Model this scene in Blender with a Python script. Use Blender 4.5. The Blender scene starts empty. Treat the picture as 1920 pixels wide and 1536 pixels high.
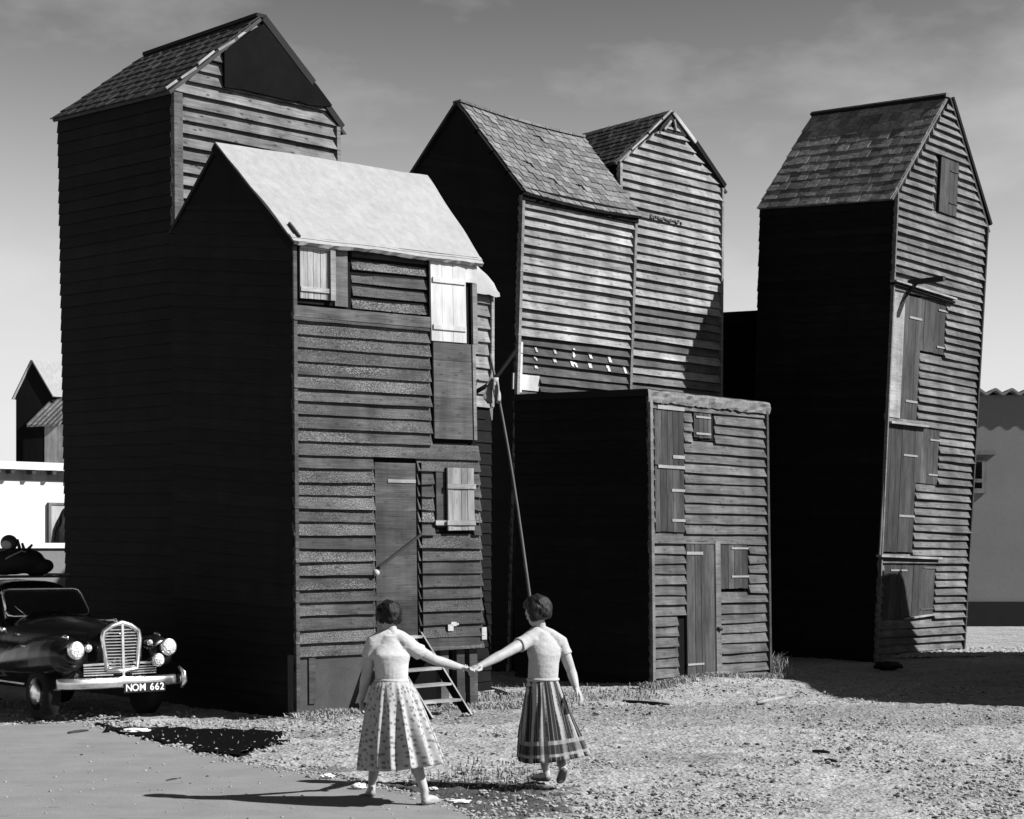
import bpy, bmesh, math, random
import numpy as np
from mathutils import Vector, Matrix, Quaternion
from mathutils import noise as mnoise

random.seed(7); np.random.seed(7)
SC = bpy.context.scene
COL = SC.collection

# ------------------------------------------------------------------ camera
F_PX, HX, HY, EYE = 3445.0, 960.0, 1030.0, 2.01
cd = bpy.data.cameras.new('camera'); cam = bpy.data.objects.new('camera', cd); COL.objects.link(cam)
cam.location = (0, 0, EYE); cam.rotation_euler = (math.radians(90), 0, 0)
cd.sensor_width = 36.0; cd.lens = F_PX / 1920 * 36.0; cd.shift_y = (HY - 768) / 1920.0
cd.clip_start = 0.1; cd.clip_end = 6000
SC.camera = cam

# ------------------------------------------------------------------ sun, sky, exposure
SUN_EL, SUN_AZ = math.radians(38.0), math.radians(103.0)      # azimuth clockwise from +Y
S = Vector((math.sin(SUN_AZ) * math.cos(SUN_EL), math.cos(SUN_AZ) * math.cos(SUN_EL), math.sin(SUN_EL)))
sl = bpy.data.lights.new('sun', 'SUN'); sl.energy = 4.9; sl.angle = math.radians(0.5); sl.color = (1, 1, 1)
sun = bpy.data.objects.new('sun', sl); COL.objects.link(sun)
sun.rotation_euler = S.to_track_quat('Z', 'Y').to_euler(); sun.location = (30, -10, 30)

w = bpy.data.worlds.new('World'); SC.world = w; w.use_nodes = True
nt = w.node_tree; nt.nodes.clear()
def wn(t, **k):
    n = nt.nodes.new(t)
    for a, b in k.items(): setattr(n, a, b)
    return n
out = wn('ShaderNodeOutputWorld'); bg = wn('ShaderNodeBackground')
sky = wn('ShaderNodeTexSky', sky_type='NISHITA', sun_disc=False, sun_elevation=SUN_EL, sun_rotation=SUN_AZ,
         altitude=0.0, air_density=1.0, dust_density=0.0, ozone_density=2.0)
sep = wn('ShaderNodeSeparateColor'); nt.links.new(sky.outputs[0], sep.inputs[0])   # red filter, black and white film
pw = wn('ShaderNodeMath', operation='POWER'); pw.inputs[1].default_value = 4.0
ad = wn('ShaderNodeMath', operation='ADD'); ad.inputs[1].default_value = 0.1 / 0.0036          # film shoulder
dv = wn('ShaderNodeMath', operation='DIVIDE')
ml = wn('ShaderNodeMath', operation='MULTIPLY'); ml.inputs[1].default_value = 4.25
nt.links.new(sep.outputs[0], pw.inputs[0]); nt.links.new(pw.outputs[0], ad.inputs[0]); nt.links.new(pw.outputs[0], dv.inputs[0]); nt.links.new(ad.outputs[0], dv.inputs[1]); nt.links.new(dv.outputs[0], ml.inputs[0])
tc = wn('ShaderNodeTexCoord'); mp = wn('ShaderNodeMapping'); mp.inputs['Scale'].default_value = (5.0, 5.0, 11.0)
mp.inputs['Location'].default_value = (6.4, 3.1, 1.19)
nt.links.new(tc.outputs['Generated'], mp.inputs['Vector'])
cn = wn('ShaderNodeTexNoise'); cn.inputs['Scale'].default_value = 1.0; cn.inputs['Detail'].default_value = 6.0; cn.inputs['Roughness'].default_value = 0.55
nt.links.new(mp.outputs[0], cn.inputs['Vector'])
cr = wn('ShaderNodeMapRange'); cr.inputs[1].default_value = 0.52; cr.inputs[2].default_value = 0.72; cr.inputs[3].default_value = 0.0; cr.inputs[4].default_value = 0.3
nt.links.new(cn.outputs[0], cr.inputs[0])
cm = wn('ShaderNodeMix', data_type='FLOAT'); cm.inputs[3].default_value = 4.6
nt.links.new(cr.outputs[0], cm.inputs[0]); nt.links.new(ml.outputs[0], cm.inputs[2])
nt.links.new(cm.outputs[0], bg.inputs[0]); bg.inputs[1].default_value = 0.1
nt.links.new(bg.outputs[0], out.inputs[0])

vs = SC.view_settings; vs.view_transform = 'Standard'; vs.look = 'None'; vs.exposure = 1.0; vs.gamma = 1.0; vs.use_curve_mapping = False
SC.cycles.max_bounces = 6

# ------------------------------------------------------------------ helpers
def at(px, py, Y): return Vector(((px - HX) * Y / F_PX, Y, EYE + (HY - py) * Y / F_PX))
def px_of(p): return (HX + F_PX * p.x / p.y, HY - F_PX * (p.z - EYE) / p.y)
def gY(py, z=0.0): return (EYE - z) * F_PX / (py - HY)           # depth of a ground pixel
def gat(px, py, z=0.0): return at(px, py, gY(py, z))
def ss(a, b, x): t = min(1, max(0, (x - a) / (b - a))); return t * t * (3 - 2 * t)

ORG = {}
def thing(name, loc, label, cat, group=None, rotz=0):
    o = bpy.data.objects.new(name, None); COL.objects.link(o); o.location = loc; o.rotation_euler = (0, 0, rotz)
    o.empty_display_size = 0.2
    o['label'] = label; o['category'] = cat
    if group: o['group'] = group
    ORG[o.name] = Vector(loc) if rotz == 0 else Vector((0, 0, 0))
    return o
def tag(o, label, cat, group=None, kind=None):
    if label: o['label'] = label
    if cat: o['category'] = cat
    if group: o['group'] = group
    if kind: o['kind'] = kind
    return o
def mesh_obj(name, verts, faces, mat, parent=None, uvs=None, smooth=False, label=None, kind=None):
    org = ORG.get(parent.name, Vector((0, 0, 0))) if parent else Vector((0, 0, 0))
    me = bpy.data.meshes.new(name)
    me.from_pydata([tuple(Vector(v) - org) for v in verts], [], faces)
    if uvs:
        l = me.uv_layers.new(name='UVMap')
        for lp in me.loops: l.data[lp.index].uv = uvs[lp.vertex_index]
    if smooth: me.polygons.foreach_set('use_smooth', [True] * len(me.polygons))
    me.materials.append(mat); me.update()
    o = bpy.data.objects.new(name, me); COL.objects.link(o)
    if parent: o.parent = parent; ORG[o.name] = org
    if label: o['label'] = label
    if kind: o['kind'] = kind
    return o
def bm_obj(name, bm, mat, parent=None, smooth=False, **k):
    bm.verts.ensure_lookup_table()
    vs_ = [v.co.copy() for v in bm.verts]
    for i, v in enumerate(bm.verts): v.index = i
    fs_ = [[v.index for v in f.verts] for f in bm.faces]
    bm.free()
    return mesh_obj(name, vs_, fs_, mat, parent, smooth=smooth, **k)
BOXF = [(0, 3, 2, 1), (4, 5, 6, 7), (0, 1, 5, 4), (1, 2, 6, 5), (2, 3, 7, 6), (3, 0, 4, 7)]
def hexa(name, p, mat, parent, **k):
    """p: 4 inner points then 4 outer points"""
    lu = (p[1] - p[0]).length; lv = (p[3] - p[0]).length
    r = random.random() * 20
    uv = [(r, r), (r + lu, r), (r + lu, r + lv), (r, r + lv)] * 2
    return mesh_obj(name, p, BOXF, mat, parent, uvs=uv, **k)
def tube_data(pts, rads, seg=10, cap=True, squash=None):
    pts = [Vector(p) for p in pts]; n = len(pts)
    if not hasattr(rads, '__len__'): rads = [rads] * n
    V, Fc = [], []
    t0 = (pts[1] - pts[0]).normalized()
    up = Vector((0, 0, 1)) if abs(t0.z) < 0.9 else Vector((1, 0, 0))
    a = t0.cross(up).normalized()
    for i in range(n):
        t = (pts[min(i + 1, n - 1)] - pts[max(i - 1, 0)]).normalized()
        a = (a - t * a.dot(t)).normalized(); b = t.cross(a)
        for k in range(seg):
            th = 2 * math.pi * k / seg
            V.append(pts[i] + (a * math.cos(th) + b * math.sin(th)) * rads[i])
    for i in range(n - 1):
        for k in range(seg):
            k2 = (k + 1) % seg
            Fc.append((i * seg + k, i * seg + k2, (i + 1) * seg + k2, (i + 1) * seg + k))
    if cap:
        Fc.append(tuple(reversed(range(seg)))); Fc.append(tuple((n - 1) * seg + k for k in range(seg)))
    return V, Fc
def tube(name, pts, rads, mat, parent=None, seg=10, smooth=True, **k):
    V, Fc = tube_data(pts, rads, seg)
    return mesh_obj(name, V, Fc, mat, parent, smooth=smooth, **k)
def bar(name, a, b, wd, ht, mat, parent=None, up=Vector((0, 0, 1)), **k):
    a, b = Vector(a), Vector(b); t = (b - a).normalized(); s = t.cross(up).normalized() * wd / 2; u = s.cross(t).normalized() * ht / 2
    P = [a - s - u, b - s - u, b - s + u, a - s + u, a + s - u, b + s - u, b + s + u, a + s + u]
    return hexa(name, P, mat, parent, **k)

KA = 0.52   # overall reflectance of weathered surfaces
# ------------------------------------------------------------------ materials (black and white film: all greys)
class NB:
    def __init__(s, name, rough=0.85, spec=0.25):
        s.m = bpy.data.materials.new(name); s.m.use_nodes = True; s.t = s.m.node_tree
        s.b = s.t.nodes['Principled BSDF']; s.b.inputs['Roughness'].default_value = rough
        s.b.inputs['Specular IOR Level'].default_value = spec
    def n(s, t, **k):
        x = s.t.nodes.new(t)
        for a, v in k.items(): setattr(x, a, v)
        return x
    def l(s, a, b): s.t.links.new(a, b)
    def math(s, op, a, b=None, c=None):
        x = s.n('ShaderNodeMath', operation=op)
        for i, v in enumerate((a, b, c)):
            if v is None: continue
            if isinstance(v, (int, float)): x.inputs[i].default_value = v
            else: s.l(v, x.inputs[i])
        return x.outputs[0]
    def rng(s, v, a, b, c, d):
        x = s.n('ShaderNodeMapRange'); s.l(v, x.inputs[0])
        for i, q in enumerate((a, b, c, d)): x.inputs[i + 1].default_value = q
        return x.outputs[0]
    def noise(s, vec, scale, detail=3, rough=0.55):
        x = s.n('ShaderNodeTexNoise'); x.inputs['Scale'].default_value = scale; x.inputs['Detail'].default_value = detail; x.inputs['Roughness'].default_value = rough
        if vec is not None: s.l(vec, x.inputs['Vector'])
        return x.outputs[0]
    def mapv(s, vec, sc, off=None):
        x = s.n('ShaderNodeVectorMath', operation='MULTIPLY'); s.l(vec, x.inputs[0]); x.inputs[1].default_value = sc
        if off is None: return x.outputs[0]
        y = s.n('ShaderNodeVectorMath', operation='ADD'); s.l(x.outputs[0], y.inputs[0]); s.l(off, y.inputs[1]); return y.outputs[0]
    def mix(s, f, a, b):
        x = s.n('ShaderNodeMix', data_type='FLOAT')
        for i, v in ((0, f), (2, a), (3, b)):
            if isinstance(v, (int, float)): x.inputs[i].default_value = v
            else: s.l(v, x.inputs[i])
        return x.outputs[0]
    def col(s, v):
        c = s.n('ShaderNodeCombineColor')
        for i in range(3): s.l(v, c.inputs[i])
        s.l(c.outputs[0], s.b.inputs['Base Color']); return s.m
    def bump(s, h, strength, dist=0.01):
        x = s.n('ShaderNodeBump'); x.inputs['Strength'].default_value = strength; x.inputs['Distance'].default_value = dist
        s.l(h, x.inputs['Height']); s.l(x.outputs[0], s.b.inputs['Normal'])

def wood(name, lo, hi, speck=0.0, speck_v=0.45, knots=0.5, var=0.35, rough=0.85, spec=0.2):
    m = NB(name, rough, spec)
    if lo < .9: lo, hi, speck_v = lo * KA, hi * KA, speck_v * KA
    uv = m.n('ShaderNodeTexCoord').outputs['UV']
    oi = m.n('ShaderNodeObjectInfo').outputs['Random']
    rv = m.n('ShaderNodeCombineXYZ'); m.l(m.math('MULTIPLY', oi, 57.0), rv.inputs[0]); m.l(m.math('MULTIPLY', oi, 91.0), rv.inputs[1]); m.l(m.math('MULTIPLY', oi, 13.0), rv.inputs[2])
    rv = rv.outputs[0]
    g = m.noise(m.mapv(uv, (2.2, 75, 1), rv), 1.0, 4, 0.65)          # grain
    bl = m.noise(m.mapv(uv, (2.0, 7, 1), rv), 1.0, 3, 0.6)           # weathering
    t = m.math('ADD', m.math('MULTIPLY', g, 0.55), m.math('MULTIPLY', bl, 0.45))
    v = m.rng(t, 0.37, 0.63, lo, hi)
    oc = m.n('ShaderNodeTexCoord').outputs['Object']
    stain = m.noise(m.mapv(oc, (3.2, 3.2, 0.55)), 1.0, 4, 0.6)       # rain streaks running down over the boards
    patch = m.noise(m.mapv(oc, (0.8, 0.8, 0.9)), 1.0, 3, 0.6)
    v = m.math('MULTIPLY', v, m.math('MULTIPLY', m.rng(stain, 0.35, 0.65, 0.72, 1.2), m.rng(patch, 0.35, 0.65, 0.82, 1.12)))
    r2 = m.math('FRACT', m.math('MULTIPLY', oi, 7.13))
    v = m.math('MULTIPLY', v, m.rng(r2, 0, 1, 1 - var, 1 + var))
    if speck > 0:
        fs = m.noise(m.mapv(uv, (55, 95, 1), rv), 1.0, 2, 0.7)
        zone = m.noise(m.mapv(uv, (0.9, 3.0, 1), rv), 1.0, 2, 0.5)
        zone = m.math('MULTIPLY', m.rng(zone, 0.36, 0.58, 0, 1), m.rng(m.math('FRACT', m.math('MULTIPLY', oi, 3.7)), 0.05, 0.6, 0, 1))
        sp = m.math('MULTIPLY', m.rng(fs, 0.5, 0.62, 0, speck), zone)
        v = m.mix(sp, v, speck_v)
    if knots > 0:
        vo = m.n('ShaderNodeTexVoronoi', voronoi_dimensions='2D'); vo.inputs['Scale'].default_value = 1.0; m.l(m.mapv(uv, (2.6, 6.5, 1), rv), vo.inputs['Vector'])
        k = m.rng(vo.outputs['Distance'], 0.04, 0.12, knots, 0)
        v = m.mix(k, v, lo * 0.25)
    m.bump(g, 0.5, 0.006)
    return m.col(v)
def plain(name, v, rough=0.8, var=0.25, scale=6.0, bump=0.2, metal=0.0, spec=0.25, fine=60.0):
    m = NB(name, rough, spec); m.b.inputs['Metallic'].default_value = metal
    if v < .5: v *= KA
    oc = m.n('ShaderNodeTexCoord').outputs['Object']
    a = m.noise(oc, scale, 4, 0.6); b = m.noise(oc, fine, 2, 0.6)
    t = m.math('ADD', m.math('MULTIPLY', a, 0.6), m.math('MULTIPLY', b, 0.4))
    x = m.rng(t, 0.3, 0.7, v * (1 - var), v * (1 + var))
    if bump: m.bump(t, bump, 0.01)
    return m.col(x)
def slate_mat(name, lo, hi, rough=0.7):
    lo, hi = lo * KA, hi * KA
    m = NB(name, rough, 0.3)
    oi = m.n('ShaderNodeObjectInfo').outputs['Random']; oc = m.n('ShaderNodeTexCoord').outputs['Object']
    rv = m.n('ShaderNodeCombineXYZ'); m.l(m.math('MULTIPLY', oi, 33.0), rv.inputs[0]); m.l(m.math('MULTIPLY', oi, 71.0), rv.inputs[1])
    a = m.noise(m.mapv(oc, (1.5, 4.0, 1), rv.outputs[0]), 1.5, 4, 0.65)
    v = m.math('MULTIPLY', m.rng(a, 0.3, 0.7, lo, hi), m.rng(m.math('FRACT', m.math('MULTIPLY', oi, 5.3)), 0, 1, 0.55, 1.4))
    m.bump(a, 0.4, 0.02)
    return m.col(v)

M = {}
M['wood_tarred'] = wood('wood_tarred', 0.04, 0.125, speck=0.9, speck_v=0.40, knots=0.5, var=0.3)
M['wood_pale'] = wood('wood_pale', 0.20, 0.52, knots=0.55, var=0.22, speck=0.35, speck_v=0.08)
M['wood_knotty'] = wood('wood_knotty', 0.11, 0.34, knots=0.85, var=0.2, speck=0.4, speck_v=0.06)
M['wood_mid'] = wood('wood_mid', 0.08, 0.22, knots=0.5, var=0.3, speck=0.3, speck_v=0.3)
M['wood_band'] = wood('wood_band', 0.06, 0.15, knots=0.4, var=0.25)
M['wood_tower'] = wood('wood_tower', 0.10, 0.31, knots=0.5, var=0.25, speck=0.3, speck_v=0.07)
M['wood_shed'] = wood('wood_shed', 0.08, 0.25, knots=0.5, var=0.22, speck=0.4, speck_v=0.07)
M['plank_dark'] = wood('plank_dark', 0.045, 0.13, knots=0.3, var=0.35)
M['plank_pale'] = wood('plank_pale', 0.3, 0.62, knots=0.3, var=0.12)
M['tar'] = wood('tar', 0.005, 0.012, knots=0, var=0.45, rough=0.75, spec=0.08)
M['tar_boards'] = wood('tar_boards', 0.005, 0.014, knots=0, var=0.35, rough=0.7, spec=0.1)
M['white'] = wood('white_paint', 0.70, 0.88, knots=0.12, var=0.04)
M['trim'] = wood('trim', 0.16, 0.36, knots=0.2, var=0.2)
M['iron'] = plain('iron', 0.03, 0.6)
M['hinge'] = plain('hinge', 0.4, 0.6)
def felt_m():
    m = NB('felt_pale', .9, .2); p = m.n('ShaderNodeTexCoord').outputs['Object']
    a = m.noise(m.mapv(p, (1.1, 1.1, 4.0)), 1.0, 5, .65); st = m.noise(m.mapv(p, (9, 9, 1.2)), 1.0, 3, .6); f_ = m.noise(p, 60, 2, .7)
    v = m.math('MULTIPLY', m.rng(a, .3, .7, .235, .265), m.rng(st, .35, .7, 1.06, .88)); v = m.math('MULTIPLY', v, m.rng(f_, .3, .7, .94, 1.06))
    m.bump(m.math('ADD', a, m.math('MULTIPLY', f_, .3)), .35, .03); return m.col(v)
M['felt_pale'] = felt_m()
M['felt_black'] = plain('felt_black', 0.010, 0.8, var=0.4, scale=4)
M['felt_sheet'] = plain('felt_sheet', 0.006, 0.85, var=0.6, scale=3, bump=.5, spec=.06)
M['slate'] = slate_mat('slate', 0.12, 0.40)
M['slate_c'] = slate_mat('slate_c', 0.12, 0.30)
M['slate_dark'] = slate_mat('slate_dark', 0.012, 0.05)
M['canvas'] = plain('canvas', 0.24, 0.9, var=0.5, scale=9, bump=.5)
M['concrete'] = plain('concrete', 0.085, 0.9, var=0.35, scale=3.5, bump=0.4)
M['whitewash'] = plain('whitewash', 0.5, 0.85, var=0.05)
M['render_grey'] = plain('render_grey', 0.27, 0.9, var=0.12, scale=0.8, fine=12)
M['glass'] = plain('glass', 0.015, 0.08, var=0.1, bump=0, spec=0.5)
M['cloth_white'] = plain('cloth_white', 0.499, 0.9, var=0.1)
M['cloth_grey'] = plain('cloth_grey', 0.25, 0.9, var=0.3)

# ------------------------------------------------------------------ ground, road
def gz(x, y):
    z = 0.08 * ss(32.4, 34.0, y) * ss(5.8, 7.4, x)
    z += 0.10 * math.exp(-(((x - 3.0) / 1.3) ** 2 + ((y - 27.3) / 1.0) ** 2))
    z += 0.09 * math.exp(-(((x + 1.9) / 0.8) ** 2 + ((y - 21.6) / 0.6) ** 2))
    return z
ROAD = [gat(900, 1534), gat(845, 1512), gat(790, 1494), gat(700, 1472), gat(620, 1457), gat(555, 1447), gat(450, 1428), gat(380, 1411), gat(300, 1391), gat(230, 1371),
        gat(170, 1357), gat(90, 1359), gat(0, 1363)]
ROAD = [(p.x, p.y) for p in ROAD]
def road_edge_y(x):      # the road lies nearer than this line
    pts = [(2.0, 11.8), (0.35, 12.9)] + ROAD + [(-9, 20.6), (-40, 18.5)]
    for (x0, y0), (x1, y1) in zip(pts, pts[1:]):
        if x1 <= x <= x0: return y0 + (y1 - y0) * (x - x0) / (x1 - x0)
    return -100 if x > 2 else 18.5
def axis(dense0, dense1, step, far):
    a = list(np.arange(dense0, dense1, step)); d = step; lo, hi = dense0, a[-1]; L, R = [], []
    while hi < far: d *= 1.25; hi += d; R.append(hi)
    d = step
    while lo > -far: d *= 1.25; lo -= d; L.append(lo)
    return np.array(L[::-1] + a + R)
def vnoise(X, Y, cell, seed):
    rs = np.random.RandomState(seed); n = 512; tb = rs.rand(n, n)
    gx, gy_ = X / cell, Y / cell; ix, iy = np.floor(gx).astype(int), np.floor(gy_).astype(int); fx, fy = gx - ix, gy_ - iy
    fx, fy = fx * fx * (3 - 2 * fx), fy * fy * (3 - 2 * fy)
    a = tb[ix % n, iy % n]; b = tb[(ix + 1) % n, iy % n]; c = tb[ix % n, (iy + 1) % n]; d = tb[(ix + 1) % n, (iy + 1) % n]
    return (a * (1 - fx) + b * fx) * (1 - fy) + (c * (1 - fx) + d * fx) * fy - 0.5
xs = axis(-4.2, 8.4, 0.034, 2500); ys = axis(12.8, 30.5, 0.04, 2500)
GX, GY = np.meshgrid(xs, ys, indexing='ij')
GZ = np.vectorize(gz)(GX, GY) if False else None
sx = np.clip((GX - 5.8) / 1.6, 0, 1); sx = sx * sx * (3 - 2 * sx); sy = np.clip((GY - 32.4) / 1.6, 0, 1); sy = sy * sy * (3 - 2 * sy)
GZ = 0.08 * sx * sy + 0.10 * np.exp(-(((GX - 3.0) / 1.3) ** 2 + ((GY - 27.3) / 1.0) ** 2)) + 0.09 * np.exp(-(((GX + 1.9) / 0.8) ** 2 + ((GY - 21.6) / 0.6) ** 2))
rough = np.where((np.abs(GX) < 12) & (GY > 10) & (GY < 40), 1.0, 0.0)
GZ += rough * (0.05 * vnoise(GX, GY, 0.9, 1) + 0.028 * vnoise(GX, GY, 0.22, 2) + 0.022 * vnoise(GX, GY, 0.075, 3) + 0.012 * vnoise(GX, GY, 0.04, 4))
EDGE = np.vectorize(road_edge_y)(xs)
under = GY < (EDGE[:, None] + 0.02)
GZ = np.where(under, -0.06, GZ)
nx, ny = len(xs), len(ys)
V = np.stack([GX, GY, GZ], -1).reshape(-1, 3).astype(np.float32)
i0 = (np.arange(nx - 1)[:, None] * ny + np.arange(ny - 1)[None, :]).reshape(-1)
Q = np.stack([i0, i0 + ny, i0 + ny + 1, i0 + 1], -1).astype(np.int32)
me = bpy.data.meshes.new('ground')
me.vertices.add(len(V)); me.vertices.foreach_set('co', V.reshape(-1))
me.loops.add(Q.size); me.loops.foreach_set('vertex_index', Q.reshape(-1))
me.polygons.add(len(Q)); me.polygons.foreach_set('loop_start', np.arange(0, Q.size, 4, dtype=np.int32)); me.polygons.foreach_set('loop_total', np.full(len(Q), 4, dtype=np.int32))
me.update(calc_edges=True); me.validate()
me.polygons.foreach_set('use_smooth', np.ones(len(Q), dtype=bool))

def ground_mat():
    m = NB('shingle', 0.95, 0.15)
    p = m.n('ShaderNodeNewGeometry').outputs['Position']
    vo = m.n('ShaderNodeTexVoronoi'); vo.inputs['Scale'].default_value = 26.0; m.l(p, vo.inputs['Vector'])
    ce = m.n('ShaderNodeSeparateColor'); m.l(vo.outputs['Color'], ce.inputs[0])
    big = m.noise(p, 0.9, 4, 0.6); mid = m.noise(p, 5, 3, 0.6); fine = m.noise(p, 90, 2, 0.7)
    v = m.rng(big, 0.3, 0.7, 0.235, 0.33)
    v = m.math('MULTIPLY', v, m.rng(ce.outputs[0], 0, 1, 0.84, 1.12))
    v = m.math('MULTIPLY', v, m.rng(mid, 0.3, 0.7, 0.78, 1.12))
    v = m.mix(m.rng(ce.outputs[1], 0.93, 0.95, 0, 0.8), v, 0.05)          # odd dark pebbles
    v = m.math('MULTIPLY', v, m.rng(fine, 0.3, 0.7, 0.86, 1.1))
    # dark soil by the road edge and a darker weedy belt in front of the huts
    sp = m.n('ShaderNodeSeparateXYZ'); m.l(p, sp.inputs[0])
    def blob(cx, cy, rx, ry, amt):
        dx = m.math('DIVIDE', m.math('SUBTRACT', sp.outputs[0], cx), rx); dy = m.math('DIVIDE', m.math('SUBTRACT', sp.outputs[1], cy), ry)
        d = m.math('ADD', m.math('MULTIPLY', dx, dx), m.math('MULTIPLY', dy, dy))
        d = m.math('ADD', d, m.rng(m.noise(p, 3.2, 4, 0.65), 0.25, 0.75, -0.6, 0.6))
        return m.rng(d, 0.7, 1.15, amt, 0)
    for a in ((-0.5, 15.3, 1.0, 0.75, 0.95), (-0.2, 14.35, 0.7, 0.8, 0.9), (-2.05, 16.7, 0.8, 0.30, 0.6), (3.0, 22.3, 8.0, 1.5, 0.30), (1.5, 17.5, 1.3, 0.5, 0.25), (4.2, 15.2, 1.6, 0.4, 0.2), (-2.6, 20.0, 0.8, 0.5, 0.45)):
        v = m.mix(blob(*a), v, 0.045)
    m.bump(m.math('ADD', vo.outputs['Distance'], m.math('MULTIPLY', fine, 0.5)), 0.7, 0.02)
    return m.col(v)
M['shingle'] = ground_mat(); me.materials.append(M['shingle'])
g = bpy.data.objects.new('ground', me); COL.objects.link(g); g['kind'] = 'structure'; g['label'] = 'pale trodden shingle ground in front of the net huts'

def road_mat():
    m = NB('road', 0.9, 0.2)
    p = m.n('ShaderNodeNewGeometry').outputs['Position']
    a = m.noise(m.mapv(p, (1.3, 1.6, 1)), 1.2, 6, 0.65); f = m.noise(p, 70, 3, 0.7)
    v = m.math('MULTIPLY', m.rng(a, 0.3, 0.7, 0.15, 0.20), m.rng(f, 0.3, 0.7, 0.78, 1.2))
    st = m.rng(m.noise(m.mapv(p, (3, 7, 1)), 1.0, 3, 0.6), 0.67, 0.72, 0, 0.6)
    v = m.mix(st, v, 0.075)
    m.bump(f, 0.35, 0.006)
    return m.col(v)
M['road'] = road_mat()
rv = []
edge = [(2.0, 11.8), (0.35, 12.9)]
for (x0, y0), (x1, y1) in zip(ROAD, ROAD[1:]):
    for k in range(14):
        t = k / 14; xx = x0 + (x1 - x0) * t; edge.append((xx, y0 + (y1 - y0) * t + random.uniform(-.05, .05) + .16 * mnoise.noise((xx * 2.1, 3, 1))))
edge += [(-9, 20.6), (-40, 18.5)]
V = [(x, y, 0.012) for x, y in edge] + [(x, y, -0.08) for x, y in edge] + [(-40, 3, 0.012), (2.0, 3, 0.012)]
n = len(edge)
Fc = [tuple(list(range(n)) + [2 * n, 2 * n + 1])] + [(i, i + n, i + 1 + n, i + 1) for i in range(n - 1)]
o = mesh_obj('road', V, Fc, M['road']); o['kind'] = 'structure'; o['label'] = 'smooth pale concrete road with a ragged edge'

# loose pebbles: stuff
def pebbles(name, count, region, mat, smin, smax, label, seed, cond=None):
    rs = random.Random(seed)
    ico = bmesh.new(); bmesh.ops.create_icosphere(ico, subdivisions=1, radius=1.0)
    bv = np.array([v.co[:] for v in ico.verts]); 
    for i, v in enumerate(ico.verts): v.index = i
    bf = np.array([[v.index for v in f.verts] for f in ico.faces]); ico.free()
    VV, FF = [], []; c = 0
    while c < count:
        x, y = region(rs)
        if y < road_edge_y(x) + 0.03 and not cond: continue
        r = smin + (smax - smin) * rs.random() ** 3
        sc_ = np.array([r * rs.uniform(.8, 1.4), r * rs.uniform(.8, 1.3), r * rs.uniform(.4, .8)])
        th = rs.random() * 6.28; R = np.array([[math.cos(th), -math.sin(th), 0], [math.sin(th), math.cos(th), 0], [0, 0, 1]])
        jit = 1 + (np.random.rand(*bv.shape) - .5) * .35
        vv = (bv * jit * sc_) @ R.T + np.array([x, y, (gz(x, y) if not cond else 0.012) + r * 0.25])
        VV.append(vv); FF.append(bf + c * len(bv)); c += 1
    VV = np.concatenate(VV); FF = np.concatenate(FF)
    o = mesh_obj(name, VV.tolist(), FF.tolist(), mat)
    o['kind'] = 'stuff'; o['label'] = label
    return o
def pm():
    m = NB('pebble', 0.9, 0.2)
    isl = m.n('ShaderNodeNewGeometry').outputs['Random Per Island']
    p = m.n('ShaderNodeNewGeometry').outputs['Position']
    v = m.mix(m.rng(isl, .10, .11, 1, 0), m.rng(isl, .1, 1, 0.18, 0.30), .03)
    v = m.math('MULTIPLY', v, m.rng(m.noise(p, 60, 2), .3, .7, .8, 1.2))
    return m.col(v)
M['pebble'] = pm()
def reg_front(r):
    y = 12.9 + 14.5 * r.random() ** 1.5
    return (r.uniform(-0.3, 0.3) * y, y)
pebbles('shingle_pebbles', 20000, reg_front, M['pebble'], 0.006, 0.026, 'loose shingle pebbles strewn over the ground', 3)
def reg_spill(r):
    x = r.uniform(-4.9, 0.0); return (x, road_edge_y(x) - abs(r.gauss(0, .16)) + .04)
pebbles('road_grit', 1500, reg_spill, M['pebble'], 0.005, 0.02, 'grit and small stones spilled over the road edge', 14, cond=True)
def reg_loose(r):
    y = 13 + 7 * r.random(); return (r.uniform(-.29 * y, road_edge_y(0) * 0 - .5), y)
pebbles('road_grit', 260, lambda r: next(q for q in iter(lambda: reg_loose(r), None) if q[1] < road_edge_y(q[0])), M['pebble'], 0.004, 0.016, 'few loose stones lying out on the road', 15, cond=True)
def reg_bank(r):
    x = r.uniform(6.9, 12); return (x, 33.3 + 0.12 * (x - 6.9) + abs(r.gauss(0, .8)))
M['pebble_bank'] = plain('pebble_bank', 0.499, 0.9, var=0.35, scale=12)
pebbles('shingle_bank', 4500, reg_bank, M['pebble_bank'], 0.02, 0.06, 'bank of pale pebbles heaped beside the right-hand tower', 4)

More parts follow.
